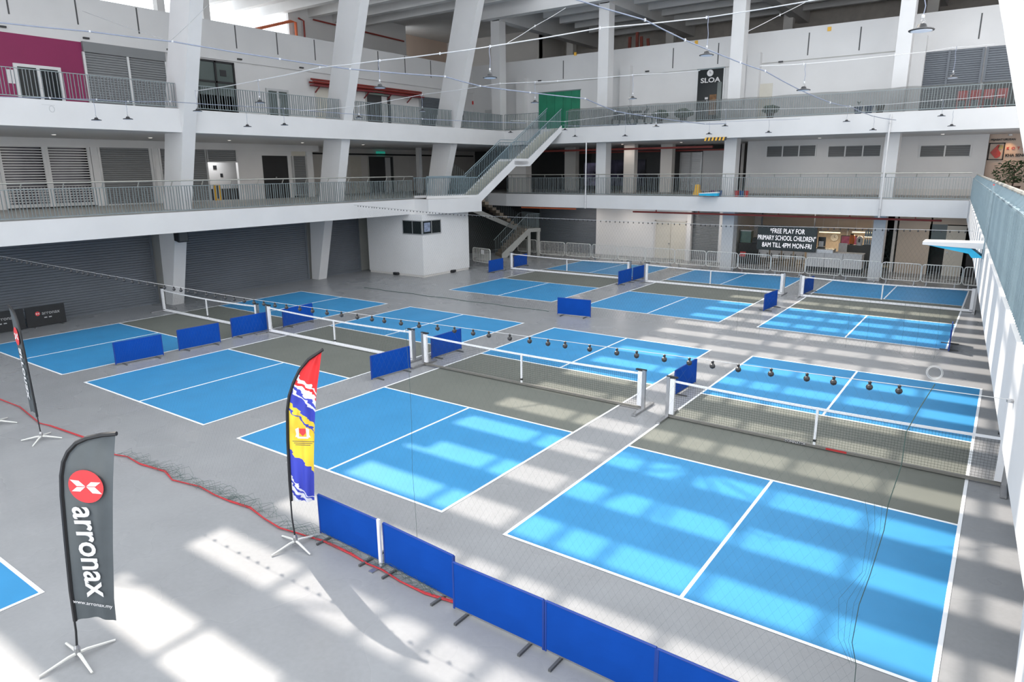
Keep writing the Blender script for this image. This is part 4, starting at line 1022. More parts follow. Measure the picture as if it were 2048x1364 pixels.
pole2 = plane_pts(fb2, yaw2, [(592,1092),(584,1035),(578,960),(574,880),(573,820),(577,790),(585,765),(597,740),(615,718),(644,698)]); pole2[0] = (0,0)
right2 = plane_pts(fb2, yaw2, [(644,699),(640,740),(634,790),(630,850),(627,920),(627,1003)])
f2 = make_flag('red, blue and yellow feather flag with a crest beside the front divider panels', fb2, yaw2, pole2, right2, 2.2, m)
cp = plane_pts(fb2, yaw2, [(608,862),(600,878)])
cm = MB()
cm.slab([(-0.05,0.06),(0.05,0.06),(0.05,-0.01),(0.0,-0.06),(-0.05,-0.01)][::-1], (1,0,0), (0,0,1), (0,0,0), 0.003)
link('crest_shield', cm.mesh('crest_shield', FLAGR), f2, (cp[0][0], -0.055, cp[0][1]))
cm = MB()
for sg in (-1, 1): cm.slab([(sg*0.055,0.08),(sg*0.11,0.05),(sg*0.10,-0.03),(sg*0.12,-0.08),(sg*0.06,-0.07)], (1,0,0), (0,0,1), (0,0,0), 0.003)
cm.slab([(-0.1,-0.07),(0.1,-0.07),(0.08,-0.10),(-0.08,-0.10)], (1,0,0), (0,0,1), (0,0,0), 0.003)
link('crest_supporters', cm.mesh('crest_supporters', FLAGW), f2, (cp[0][0], -0.057, cp[0][1]))
cm = MB()
for k in range(3): cm.box(-0.17+0.02*k, 0.17-0.03*k, -0.001, 0.001, -0.15-0.03*k, -0.14-0.03*k)
link('crest_caption', cm.mesh('crest_caption', DARKG), f2, (cp[0][0], -0.058, cp[0][1]))

# ------------------------------------------------------------------ sponsor banners by the shutters
for i, (ya, yb, lab) in enumerate(((2.08,3.45,'black sponsor banner on the floor before the shutters, right one of the pair'),(0.55,2.02,'black sponsor banner on the floor before the shutters, left one cut by the frame'))):
    t = thing('sponsor_banner', lab, 'banner', (-24.25, ya, 0), RZL, 'black sponsor banners')
    Ln = yb-ya
    MB().box(0, Ln, -0.02, 0.02, 0.03, 0.80).build('banner_cloth', BLACK, t, local=True)
    for s in (0.2, Ln-0.2): MB().box(s-0.02, s+0.02, -0.22, 0.22, 0, 0.03).build('foot', DARKG, t, local=True)
    o = link('logo_disc', MB().lathe([(0.085,-0.002),(0.085,0.002)], (0,0,0), 18).mesh('logo_disc', FLAGR), t, (0.40, -0.024, 0.52), (R(90),0,0))
    mb = MB()
    for sg in (-1, 1):
        for sh in (-1, 1): mb.slab([(sg*0.07,sh*0.035),(sg*0.03,sh*0.03),(sg*0.005,0),(sg*0.04,0)], (1,0,0), (0,0,1), (0,0,0), 0.002)
    link('logo_mark', mb.mesh('logo_mark', FLAGW), t, (0.40, -0.028, 0.52))
    link('lettering', text_mesh('arronax', 0.20, mat('banner_print', (0.42,0.42,0.43), 0.6, var=0), 0.001), t, (0.86, -0.024, 0.52), (R(90),0,0))
    for u in (0.66, 0.82): MB().box(u-0.05, u+0.05, -0.024, -0.021, 0.32, 0.36).build('small_print', MATS['banner_print'], t, local=True)

# ================================================================== HIGH CABLES AND PENDANT LAMPS
def dlim(px, py, d):
    r_ = ray(px, py).normalized(); lim = 1e9
    if r_.x < 0: lim = min(lim, (XL+0.45-CAM.x)/r_.x)
    if r_.y > 0: lim = min(lim, (YB-0.45-CAM.y)/r_.y)
    return min(d, lim)
def cable(label, pts, r, m, group='festoon cables'):
    P = [CAM + ray(a, b)*(dlim(a, b, d*ray(a, b).length)/ray(a, b).length) for a, b, d in pts]
    Q = []
    for k in range(len(P)-1):
        Q.append(P[k]); md = (P[k]+P[k+1])/2; md.z -= 0.004*(P[k+1]-P[k]).length; Q.append(md)
    Q.append(P[-1]); c0 = P[len(P)//2]
    t = thing('festoon_cable', label, 'cable', tuple(c0), 0, group)
    MB().tube(Q, r, 5).build('cable_run', m, t)
    for k in range(1, len(P)-1):
        MB().lathe([(r*1.6,-0.03),(r*1.9,0),(r*1.6,0.03)], P[k], 6).build('cable_tie', CABLEW, t)
    return t
cable('thick blue-grey cable crossing from the upper left frame edge to the back gallery', [(-20,43,19),(180,63,19.5),(345,83,20),(560,118,21),(700,138,22),(890,153,23),(960,172,24),(1060,185,25),(1170,197,26),(1230,222,28),(1290,232,30),(1410,248,33),(1452,247,34)], 0.02, CABLE)
cable('white cable rising to the top frame edge over the back gallery columns', [(390,182,26),(520,160,22),(640,135,20),(760,121,18.3),(880,107,17),(980,93,15.7),(1200,56,15.6),(1413,35,15.7),(1642,-2,14)], 0.013, CABLEW)
cable('thick blue-grey cable falling from the top frame edge to the right of the dark shopfront', [(1130,-8,13),(1290,40,14.5),(1370,80,15.5),(1480,125,16.5),(1530,142,17),(1600,180,18.5),(1660,205,20),(1700,213,23),(1745,232,27),(1792,240,31)], 0.014, CABLE)
cable('thin white cable in front of the right end of the second-floor wall', [(1520,132,16.9),(1607,128,17),(1790,110,17.5),(1905,95,20.9),(1990,88,21.5)], 0.009, CABLEW)
cable('pale blue cable low along the second-floor left railing', [(-10,193,26),(100,196,27),(193,199,29),(256,203,25),(340,203,27),(495,213,30),(569,217,31),(718,229,31),(845,238,32),(1052,246,34)], 0.014, CABLE)
cable('pale cable sagging before the corner of the second-floor galleries', [(600,222,30),(718,212,31),(845,189,31),(1000,167,27.5),(1070,164,26),(1115,162,26),(1265,150,26),(1400,141,28)], 0.012, CABLEW)
cable('thin cable along the second-floor shade netting', [(1021,241,34),(1130,243,36),(1250,228,36),(1312,226,34),(1450,219,35),(1693,214,33),(1883,200,31),(2010,190,31)], 0.009, CABLEW)
cable('thin low cable before the second-floor slab at the back', [(1125,250,36),(1150,252,36),(1418,244,36),(1537,240,36),(1600,238,37)], 0.008, CABLE)
cable('thin tie wire bracing the nearest inclined column', [(165,22,24),(340,83,20.2),(416,10,23)], 0.008, WIRE)
cable('thin tie wire slanting to the ceiling beside the corner column', [(1015,86,17),(1070,52,19),(1131,16,22)], 0.008, WIRE)
cable('thin tie wire slanting to the ceiling above the second-floor wall', [(1495,63,18),(1560,30,19),(1625,-3,20)], 0.008, WIRE)
DL = 0.32
lamp_parts = dict(
 shade=MB().lathe([(0.16,-0.012),(0.165,0.0),(0.15,0.012),(0.07,0.03),(0.05,0.075),(0.03,0.085)], (0,0,0), 20).mesh('shade', BLACKP),
 lens=MB().lathe([(0.13,-0.018),(0.14,-0.010)], (0,0,0), 20).mesh('lens', LENS),
 hook=MB().tube([(0.0,0,0.08),(0.03,0,0.11),(0.0,0,0.15),(-0.02,0,0.12)], 0.008, 5).mesh('hook', STEEL),
 socket=MB().lathe([(0.018,0.15),(0.022,0.18),(0.012,0.2)], (0,0,0), 8).mesh('socket', CABLEW))
lamps = [(1843,60,46,-12,'largest, before the rightmost back column'),(1905,155,21,95,'before the dark shutter at the upper right'),(1413,110,28,35,'high before the second-floor wall, left of the black shopfront'),(980,155,28,93,'before the corner column of the back gallery'),(1607,180,26,129,'on the thin white cable right of the black shopfront'),(1265,197,17,150,'before the pilaster right of the green panel'),(1070,205,17,164,'just left of the green panel'),(760,175,24,121,'before the red pipe tray'),(520,205,20,160,'before the grey glass door on the left gallery'),(845,222,14,189,'left of the third inclined column'),(395,222,17,181,'right beside the nearest inclined column'),(193,240,14,199,'below the magenta wall'),(256,238,18,203,'below the double shutter beside the magenta wall'),(495,253,13,213,'before the left slab, right of the nearest inclined column'),(569,250,12,217,'before the left slab under the grey glass door'),(718,235,14,212,'right of the second inclined column'),(1021,265,10,241,'left of the gallery stair'),(1130,260,10,243,'right at the head of the gallery stair'),(1150,273,9,252,'lower right of the stair head'),(1250,272,11,228,'low before the slab, left of the clustered bushes'),(1312,253,13,226,'before the slab below the bushes'),(1418,268,11,244,'above the striped hazard bar'),(1450,252,12,219,'before the slab below the black shopfront'),(1537,265,11,240,'above the left louvred vent'),(1693,243,13,214,'before the slab above the right three-pane vent'),(1746,260,10,232,'just left of the column between the vents'),(1883,232,14,200,'before the slab under the dark shutter'),(1903,252,14,222,'low before the slab, lowest at the right end')]
for px, py, wpx, top, lab in lamps:
    dep = min(DL*FPX/wpx, dlim(px, py, 1e9)/ray(px, py).length)
    p = CAM + ray(px, py)*dep; q = CAM + ray(px, top)*dep; q = Vector((p.x, p.y, q.z))
    t = thing('pendant_lamp', 'black disc pendant lamp ' + lab, 'lamp', tuple(p), 0, 'disc pendant lamps on the cables')
    sh_ = link('shade', lamp_parts['shade'], t); link('lens', lamp_parts['lens'], sh_); hk_ = link('hook', lamp_parts['hook'], t); link('socket', lamp_parts['socket'], hk_)
    L_ = q.z-p.z
    MB().tube([(0,0,0.19),(0.015,0,0.19+(L_-0.19)*0.4),(-0.01,0,0.19+(L_-0.19)*0.7),(0,0,max(L_,0.25))], 0.007, 5).build('cord', CABLE, t, local=True)

# ================================================================== TALL DIVIDING NETS ON WIRES
def xpos(px, py, y): return atY(px, py, y).x
hookm = MB().lathe([(0.012,-0.10),(0.034,-0.085),(0.042,-0.06),(0.034,-0.035),(0.014,-0.02),(0.020,-0.012),(0.020,0.012),(0.008,0.02)], (0,0,0), 8).mesh('hook', BLACKP)
def tall_net(label, y, x0, x1, zf, edge, pitch, hookp, cell, r, green, hx1=None, hs=1.0, wr=0.0035):
    t = thing('dividing_net', label, 'net', ((x0+x1)/2, y, 0), 0, 'tall dividing nets')
    pts = []
    n = 40
    for k in range(n+1): x = x0+(x1-x0)*k/n; pts.append((x, y, zf(x)))
    MB().tube(pts, wr, 5).build('support_wire', WIRE, t)
    x = x0+0.3; rnd = random.Random(3)
    while x < (hx1 or x1)-0.1:
        link('hook', hookm, t, Vector((x, y, zf(x)-0.012)) - t.location, None, (hs,hs,hs)); x += hookp*(0.8+0.4*rnd.random())
    mb = MB(); Lx0 = x0+0.3
    def rib(pa, pb):
        pa = Vector(pa); pb = Vector(pb); d = (pb-pa)
        if d.length < 0.05: return
        s = Vector((-d.z, 0, d.x)).normalized()*r
        mb.add([pa-s, pa+s, pb+s, pb-s], [(0,1,2,3)])
    for sg in (1, -1):
        c = -5.0 + Lx0
        while c < x1+5:
            # line x = c + sg*z
            seg = []; z = 0.02; steps = 24; prev = None
            for k in range(steps+1):
                zz = 0.02+(zf(c)-0.1)*k/steps; xx = c + sg*zz*0.62
                ok = Lx0 <= xx <= edge(zz)
                if ok and prev is None: prev = (xx, y, zz)
                if (not ok or k == steps) and prev is not None:
                    rib(prev, (xx, y, zz)); prev = None
            c += cell
    o = mb.build('net_mesh', green, t); o['kind'] = 'stuff'
    return t
YN = -1.5
def zn(x): return 3.80 + 0.14*max(0, (x+4)/10) - 0.06*math.sin(math.pi*min(1, max(0, (x+16)/22)))
eg = [(atY(a, b, YN).z, atY(a, b, YN).x) for a, b in ((1870,768),(1840,815),(1812,865),(1803,930),(1776,1010),(1768,1060),(1740,1150),(1718,1210),(1704,1285),(1712,1330))]
def edge_n(z):
    for (z0_, x0_), (z1_, x1_) in zip(eg[:-1], eg[1:]):
        if z1_ <= z <= z0_: return x0_+(x1_-x0_)*(z-z0_)/(z1_-z0_)
    return eg[0][1] if z > eg[0][0] else eg[-1][1]
tn = tall_net('tall green net on a hooked wire along the front of the courts', YN, -17.5, XR(YN)-0.02, zn, edge_n, 0.285, 0.285, 0.10, 0.00035, NETG, hx1=5.72, hs=0.72)
MB().tube([(x, YN, max(z, 0.015)) for z, x in eg]+[(eg[-1][1]+0.05, YN-0.1, 0.01)], 0.004, 5).build('gathered_edge', NETG, tn)
for dx in (0.03, 0.07, 0.12): MB().tube([(x-dx*(1+0.6*math.sin(z*5)), YN, max(z, 0.015)) for z, x in eg[4:]], 0.0015, 4).build('net_fold', NETG, tn)
xm = atY(820, 800, YN).x
MB().tube([(xm+0.02*math.sin(z*3), YN, z) for z in (3.7,3.0,2.3,1.6,0.9,0.3,0.02)], 0.0022, 4).build('net_seam', NETG, tn)
MB().tube([(XR(YN)-0.02, YN, zn(6.2)), (XR(YN)-0.02, YN, zn(6.2)-0.02)], 0.03, 8).build('wall_eye', STEEL, tn)
cp_ = atY(1869, 746, YN)
t = thing('wire_coil', 'coil of spare grey wire hanging on the net wire by the right gallery', 'coil', tuple(cp_))
for k, rr_ in enumerate((0.055, 0.062, 0.050)):
    MB().tube([(rr_*math.cos(2*math.pi*j/20), 0.008*k, rr_*math.sin(2*math.pi*j/20)) for j in range(21)], 0.0024, 5, False).build('loop', WIRE, t, local=True)
YF = 16.0
def zf2(x): return 3.86 + 0.30*max(0, (-x-12)/9)**1.4 + 0.10*max(0, (x+2)/7)
tn2 = tall_net('tall faint net on a hooked wire between the two rows of courts', YF, -20.95, XR(YF)-0.02, zf2, lambda z: XR(YF)-0.4, 0.2, 0.20, 0.12, 0.0008, NETG, hs=0.55, wr=0.007)
MB().tube([(-20.4+0.4*k, YF-0.15+0.05*math.sin(k), 0.012) for k in range(29)], 0.012, 4).build('floor_hem', NETG, tn2)
for px in (1470, 1515, 1690, 1730, 1800, 1830, 1870):
    x_ = xpos(px, 700, YF); MB().tube([(x_, YF, 0.02), (x_+0.02, YF, 0.8), (x_-0.02, YF, 1.7)], 0.003, 4).build('net_fold', NETG, tn2)
# red hem rope on the floor with the net bunched beside it
rp2 = [(-20,792),(0,800),(40,815),(80,848),(100,853),(165,876),(200,890),(230,911),(255,915),(280,930),(330,945),(345,962),(400,975),(430,992),(460,1005),(500,1018),(530,1040),(560,1058),(600,1070),(650,1086),(700,1110),(735,1130),(765,1142),(800,1165),(850,1190),(912,1209)]
t = thing('hem_rope', 'red rope lying along the floor in front of the courts', 'rope', tuple(atZ(330,945)))
pp = []
for a, b in rp2: q = atZ(a, b); q.z = 0.022; pp.append(q)
MB().tube(pp, 0.013, 6).build('rope_strand', ROPE, t)
MB().tube([q + Vector((0.01*math.sin(7*i), 0.02*math.cos(5*i), 0.01)) for i, q in enumerate(pp)], 0.008, 5).build('rope_strand', ROPE, t)
rnd = random.Random(11)
hm = MB()
for k in range(150):
    i = rnd.randrange(7, len(pp)-2); p_ = pp[i].lerp(pp[i+1], rnd.random()); L_ = rnd.uniform(0.25, 0.9); w_ = rnd.uniform(0.03, 0.30)
    hm.tube([p_ + Vector((0,0,0.02)), p_ + Vector((L_*0.4, w_, rnd.uniform(0.03,0.12))), p_ + Vector((L_*0.8, w_*rnd.uniform(0.3,0.9), rnd.uniform(0.02,0.08))), p_ + Vector((L_, 0.01, 0.02))], 0.0022, 3, False)
o = tag(hm.build('bunched_net', NETG), 'dark green netting bunched on the floor behind the red rope', 'netting', None, 'stuff')

# ================================================================== RIGHT GALLERY, SIGNS, RECEPTION
def wedge(label, x0, x1, y0, y1, z, dirx=True):
    t = thing('tarpaulin_board', label, 'board', (x0, y0, z), 0, 'white boards with cyan tarpaulin')
    return t
pa, pb_ = atY(1845,486,8.2), atY(1974,490,8.2)
t = wedge('white board with cyan tarpaulin beneath, jutting from the right gallery', pa.x, pb_.x, 8.2, 8.7, pa.z)
MB().hexa([(pa.x,8.2,4.24),(pb_.x-0.02,8.2,4.20),(pb_.x-0.02,8.75,4.20),(pa.x,8.75,4.24)],[(pa.x,8.2,4.30),(pb_.x-0.02,8.2,4.32),(pb_.x-0.02,8.75,4.32),(pa.x,8.75,4.30)]).build('board_top', WHITE, t)
MB().add([(pa.x+0.08,8.22,4.235),(pb_.x-0.25,8.22,4.205),(pb_.x-0.03,8.22,4.03),(pb_.x-0.22,8.22,4.02),(pb_.x-0.28,8.22,4.10),(pa.x+0.08,8.7,4.235),(pb_.x-0.25,8.7,4.205),(pb_.x-0.03,8.7,4.03),(pb_.x-0.22,8.7,4.02),(pb_.x-0.28,8.7,4.10)], [(4,3,2,1,0),(5,6,7,8,9),(0,1,6,5),(1,2,7,6),(2,3,8,7),(3,4,9,8),(4,0,5,9)]).build('tarpaulin', CYAN, t)
pa, pb_ = atY(1400,388,29.7), atY(1436,388,29.7)
t = wedge('white board with cyan tarpaulin hung on the first-floor back railing', pa.x, pb_.x, 29.5, 30, pa.z)
MB().hexa([(pa.x,29.5,pa.z+0.02),(pb_.x,29.6,pa.z+0.06),(pb_.x,29.97,pa.z+0.06),(pa.x,29.97,pa.z+0.02)],[(pa.x,29.5,pa.z+0.06),(pb_.x,29.6,pa.z+0.13),(pb_.x,29.97,pa.z+0.13),(pa.x,29.97,pa.z+0.06)]).build('board_top', WHITE, t)
MB().hexa([(pa.x+0.03,29.52,pa.z-0.08),(pb_.x-0.03,29.62,pa.z-0.1),(pb_.x-0.03,29.96,pa.z-0.1),(pa.x+0.03,29.96,pa.z-0.08)],[(pa.x,29.5,pa.z+0.02),(pb_.x,29.6,pa.z+0.06),(pb_.x,29.96,pa.z+0.06),(pa.x,29.96,pa.z+0.02)]).build('tarpaulin', CYAN, t)
# wall sign with logo
YS = YW1+0.6
p0 = atY(1979,286,YS); p1 = atY(2006,320,YS)
t = thing('company_sign', 'black lettered company sign with a red logo on the pinkish wall', 'sign', (p0.x, YS, p1.z))
W_, H_ = p1.x-p0.x, p0.z-p1.z
for a, b, c_, d_ in ((0,W_,0,0.05),(0,W_,H_-0.05,H_),(0,0.05,0,H_),(W_-0.05,W_,0,H_)): MB().box(a, b, -0.05, -0.01, c_, d_).build('logo_border', BLACK, t, local=True)
MB().slab([(W_*x, H_*z) for x, z in ((0.14,0.44),(0.55,0.88),(0.66,0.90),(0.60,0.62),(0.80,0.40),(0.78,0.22),(0.60,0.12),(0.48,0.12))][::-1], (1,0,0), (0,0,1), (0,-0.02,0), 0.03).build('logo_leaf', REDLOGO, t, local=True)
o = link('logo_ball', MB().lathe([(0.13*H_,-0.01),(0.13*H_,0.02)], (0,0,0), 18).mesh('logo_ball', mat('logo_olive', (0.40,0.36,0.16), 0.5, var=0.2)), t, (W_*0.74, -0.03, H_*0.74), (R(90),0,0))
def sign_text(s, px0, px1, py, m, sp=1.0):
    a, b = atY(px0, py, YS), atY(px1, py, YS); me = text_mesh(s, 0.3, m, 0.01, 'LEFT', sp, 0.008)
    wd_ = max(v.co.x for v in me.vertices)-min(v.co.x for v in me.vertices); k = (b.x-a.x)/wd_
    link('lettering', me, t, (a.x-p0.x, -0.03, a.z-p1.z), (R(90),0,0), (k, k, 1)); return k
sign_text('PEJABAT URUSAN', 1982, 2031, 280, BLACK)
sign_text('KOTA', 2013, 2050, 297, REDLOGO, 2.0)
sign_text('KHA SENG', 2010, 2052, 311, BLACK, 0.95)
sl = bpy.data.lights.new('sign_lamp', 'SPOT'); sl.energy = 45; sl.color = (1.0, 0.55, 0.25); sl.spot_size = R(70); sl.spot_blend = 0.8; sl.shadow_soft_size = 0.08
dl = thing('sign_downlight', 'small warm downlight over the company sign', 'lamp', (p1.x+0.15, YS-0.5, 7.33))
MB().lathe([(0.09,-0.05),(0.09,0.03)], (0,0,0), 12).build('downlight_can', ALUW, dl, local=True)
slo = bpy.data.objects.new('sign_lamp', sl); COL.objects.link(slo); slo.parent = dl; slo.location = (0,0,-0.08); slo.rotation_euler = (R(28),0,0)
# potted tree
pt = atY(2024, 372, 34.5)
t = thing('potted_tree', 'leafy potted tree before the company sign', 'plant', (pt.x, 34.5, Z1))
MB().lathe([(0.26,0),(0.34,0.5),(0.36,0.55)], (0,0,0), 4).build('planter', BROWN, t, local=True)
MB().tube([(0,0,0.5),(0.04,0,0.9),(-0.02,0.02,1.4)], [0.04,0.03,0.015], 6).build('trunk', BROWN, t, local=True)
rnd = random.Random(5); lm = MB(); 
for k in range(560):
    a = rnd.uniform(0, 2*math.pi); rr_ = 0.85*rnd.random()**0.5; z = 0.7+1.05*rnd.random(); rr_ *= 0.45+0.7*math.sin(math.pi*min(1,(z-0.5)/1.4))
    c = Vector((rr_*math.cos(a), rr_*math.sin(a), z)); u = Vector((rnd.uniform(-1,1), rnd.uniform(-1,1), rnd.uniform(-0.6,0.4))).normalized()*0.11; v = u.cross(Vector((rnd.random(), rnd.random(), 1))).normalized()*0.035
    lm.add([c-u, c+v, c+u, c-v], [(0,1,2,3)])
o = lm.build('leaves', LEAF, t, local=True); o['kind'] = 'stuff'
for k in range(7):
    a = k*0.9; MB().tube([(0,0,0.7+0.09*k), (0.25*math.cos(a),0.25*math.sin(a),0.95+0.09*k), (0.45*math.cos(a),0.45*math.sin(a),1.05+0.09*k)], [0.014,0.010,0.005], 4).build('branch', BROWN, t, local=True)
# lit message board
YL = 33.75
p0 = atY(1516,451,YL); p1 = atY(1631,503,YL); zt_ = atY(1573,452,YL).z; zb_ = atY(1573,502,YL).z; xa_ = p0.x; xb_ = p1.x
t = thing('message_board', 'black LED board with three lines of white lettering over the barriers', 'sign', (xa_, YL, zb_))
W_, H_ = xb_-xa_, zt_-zb_
MB().box(0, W_, 0, 0.12, 0, H_).build('board_case', BLACKP, t, local=True)
MB().box(0.04, W_-0.04, -0.012, 0, 0.04, H_-0.04).build('led_face', SCREEN, t, local=True)
for s, f, z, sc in (('*FREE PLAY FOR', (0.22,0.80), 0.78, 0.27), ('PRIMARY SCHOOL CHILDREN"', (0.015,0.985), 0.50, 0.27), ('8AM TILL 4PM MON-FRI', (0.10,0.93), 0.21, 0.27)):
    me = text_mesh(s, 0.4, SCRTXT, 0.004, 'CENTER', 1.0, 0.0); wd_ = max(v.co.x for v in me.vertices)-min(v.co.x for v in me.vertices)
    link('lettering', me, t, (W_*(f[0]+f[1])/2, -0.02, H_*z), (R(90),0,0), (W_*(f[1]-f[0])/wd_, H_*0.20/0.29, 1))
for x in (0.2, W_-0.2): MB().box(x-0.03, x+0.03, 0.03, 0.09, H_, Z1B-zb_).build('hanger', DARKG, t, local=True)
# reception
def bthing(nm, label, cat, px0, px1, y, z0, z1, dep, m, part='body', group=None):
    a, b = atY(px0, 500, y).x, atY(px1, 500, y).x
    t = thing(nm, label, cat, (a, y, z0), 0, group)
    MB().box(0, b-a, 0, dep, 0, z1-z0).build(part, m, t, local=True); return t, b-a
t, w_ = bthing('reception_counter', 'white panelled reception counter behind the barriers', 'counter', 1614, 1726, 34.0, 0, 0.28, 0.7, BLACKP, 'plinth')
for k in range(3): MB().box(w_*k/3+0.01, w_*(k+1)/3-0.01, -0.03, 0.7, 0.28, 1.08).build('front_panel', WHITE2, t, local=True)
MB().box(-0.05, w_*0.48, -0.08, 0.75, 1.08, 1.28).build('raised_top', ALU, t, local=True); MB().box(w_*0.48, w_+0.03, -0.06, 0.75, 1.08, 1.12).build('top', WHITE2, t, local=True)
t, w_ = bthing('monitor', 'black computer monitor on the reception counter', 'monitor', 1634, 1649, 34.5, 1.30, 1.36, 0.2, BLACKP, 'stand')
MB().box(0.0, w_, 0.08, 0.12, 0.1, 0.62).build('screen', BLACKP, t, local=True); MB().box(0.05, w_-0.1, 0.06, 0.08, 0.06, 0.38).build('paper_tray', WHITE, t, local=True)
t, w_ = bthing('office_chair', 'white high-backed chair behind the reception counter', 'chair', 1674, 1691, 36.0, 0.0, 0.5, 0.5, DARKG, 'base')
MB().box(0, w_, 0.35, 0.45, 0.5, 1.45).build('backrest', WHITE, t, local=True); MB().box(0, w_, 0, 0.45, 0.5, 0.58).build('seat', WHITE, t, local=True)
t, w_ = bthing('television', 'wall television showing a dark red picture in the reception', 'television', 1679, 1713, YRB-0.12, 2.05, 2.05+0.01, 0.08, BLACKP, 'bottom_edge')
za = atY(1695,490,YRB-0.12).z; zb2 = atY(1695,471,YRB-0.12).z
MB().box(0, w_, 0, 0.08, za-2.05, zb2-2.05).build('casing', BLACKP, t, local=True)
MB().box(0.05, w_-0.05, -0.01, 0, za-2.0, zb2-2.1).build('picture', mat('tv_picture', (0.12,0.03,0.06), 0.3, var=0.9, scale=2.2, emit=(0.25,0.05,0.10), estr=0.4), t, local=True)
for x in (w_*0.35, w_*0.65): MB().box(x-0.03, x+0.03, 0, 0.05, zb2-2.05, zb2-1.75).build('bracket', ALUW, t, local=True)
pc_ = atY(1669,475,YRB-0.08); t = thing('wall_clock', 'round white wall clock left of the reception television', 'clock', tuple(pc_))
link('case', MB().lathe([(0.21,-0.02),(0.21,0.05)], (0,0,0), 20).mesh('case', GALV), t, (0,0,0), (R(90),0,0)); link('dial', MB().lathe([(0.175,-0.005),(0.175,0.005)], (0,0,0), 20).mesh('dial', OFFW), t, (0,-0.055,0), (R(90),0,0))
MB().box(-0.012,0.012,-0.07,-0.062,0,0.13).build('hand', BLACKP, t, local=True); MB().box(0,0.10,-0.07,-0.062,-0.012,0.012).build('hand', BLACKP, t, local=True)
for px0, px1, lab in ((1638,1681,'left of the two warm tube lights in the reception'),(1704,1750,'right of the two warm tube lights in the reception')):
    a = atY(px0,462,37.5); b = atY(px1,466,37.5); t = thing('tube_light', 'glowing ' + lab, 'lamp', (a.x, 37.5, 2.95), 0, 'reception tube lights')
    zz = (a.z+b.z)/2-2.95
    MB().box(0, b.x-a.x, 0, 0.07, zz, zz+0.05).build('batten', WHITE2, t, local=True); MB().tube([(0.02,0.02,zz-0.03),(b.x-a.x-0.02,0.02,zz-0.03)], 0.03, 8).build('lit_tube', TUBE, t, local=True)
    for x in (0.2, b.x-a.x-0.2): MB().tube([(x,0.035,zz+0.05),(x,0.035,Z1B-2.95)], 0.01, 4).build('suspension', ALUW, t, local=True)
    la = bpy.data.lights.new('tube_glow', 'AREA'); la.shape = 'RECTANGLE'; la.size = b.x-a.x; la.size_y = 0.1; la.energy = 45; la.color = (1.0,0.78,0.50)
    lo = bpy.data.objects.new('tube_glow', la); COL.objects.link(lo); lo.parent = t; lo.location = ((b.x-a.x)/2, 0.02, zz-0.08)
t, w_ = bthing('drinks_shelf', 'dark shelf unit with pale blue bottles beside the right back column', 'shelf', 1724, 1752, 37.0, 0, 1.35, 0.5, DARKG)
rnd = random.Random(2)
bm_ = MB().lathe([(0.05,0),(0.05,0.26),(0.02,0.34),(0.02,0.38)], (0,0,0), 8)
bme_ = bm_.mesh('bottle', mat('bottle_blue', (0.25,0.36,0.46), 0.2, var=0.3, scale=9))
MB().box(0, w_, 0.05, 0.4, 0.99+0.36+0.42, 0.99+0.36+0.45).build('upper_board', ALUW, t, local=True)
for zi in (1.35, 1.81):
    for k in range(6):
        o = link('bottle', bme_, None, (t.location.x+0.08+w_*k/6.3, 37.2, zi+0.006)); tag(o, 'pale blue bottle on the reception shelf, %s in the %s row' % (('leftmost','second from left','third from left','third from right','second from right','rightmost')[k], 'upper' if zi > 1.5 else 'lower'), 'bottle', 'bottles on the reception shelf')
t, w_ = bthing('side_table', 'low dark sideboard behind the reception counter', 'table', 1693, 1724, 37.0, 0, 1.3, 0.5, DARKG)
t, w_ = bthing('drinks_jar', 'orange drinks jar on the dark sideboard', 'jar', 1698, 1704, 37.1, 1.3, 1.36, 0.25, BLACKP, 'stand')
MB().lathe([(0.14,0.06),(0.15,0.3),(0.14,0.55),(0.10,0.6)], (w_/2,0.13,0), 12).build('vessel', mat('orange_drink', (0.5,0.13,0.03), 0.3, var=0.1), t, local=True); MB().lathe([(0.11,0.6),(0.11,0.66)], (w_/2,0.13,0), 12).build('lid', BLACKP, t, local=True)
t, w_ = bthing('rice_cooker', 'white rounded cooker on the dark sideboard', 'cooker', 1712, 1721, 37.1, 1.3, 1.33, 0.3, ALU, 'feet')
MB().lathe([(0.16,0.03),(0.19,0.2),(0.18,0.42),(0.12,0.52),(0.04,0.55)], (w_/2,0.15,0), 14).build('vessel', WHITE, t, local=True); MB().box(w_/2-0.05, w_/2+0.05, -0.06, -0.02, 0.18, 0.4).build('front_slot', BLACKP, t, local=True)
t, w_ = bthing('dark_cabinet', 'black cabinet beside the left back column under the printer', 'cabinet', 1477, 1515, 35.2, 0, 1.28, 0.8, BLACK)
MB().box(w_*0.1, w_*0.4, -0.03, 0, 0.45, 0.75).build('red_label', REDPL, t, local=True)
t, w_ = bthing('printer', 'black printer standing on the black cabinet', 'printer', 1503, 1514, 35.3, 1.28, 1.62, 0.4, BLACKP)
MB().box(0.05, w_-0.05, -0.1, 0, 0.08, 0.12).build('tray', DARKG, t, local=True)
t, w_ = bthing('glass_case', 'greenish glass case standing on the black cabinet', 'case', 1479, 1500, 35.5, 1.28, 2.0, 0.5, mat('green_glass', (0.10,0.16,0.14), 0.1, var=0.1))
MB().box(-0.02, w_+0.02, -0.02, 0.52, 0.72, 0.76).build('lid', ALU, t, local=True)
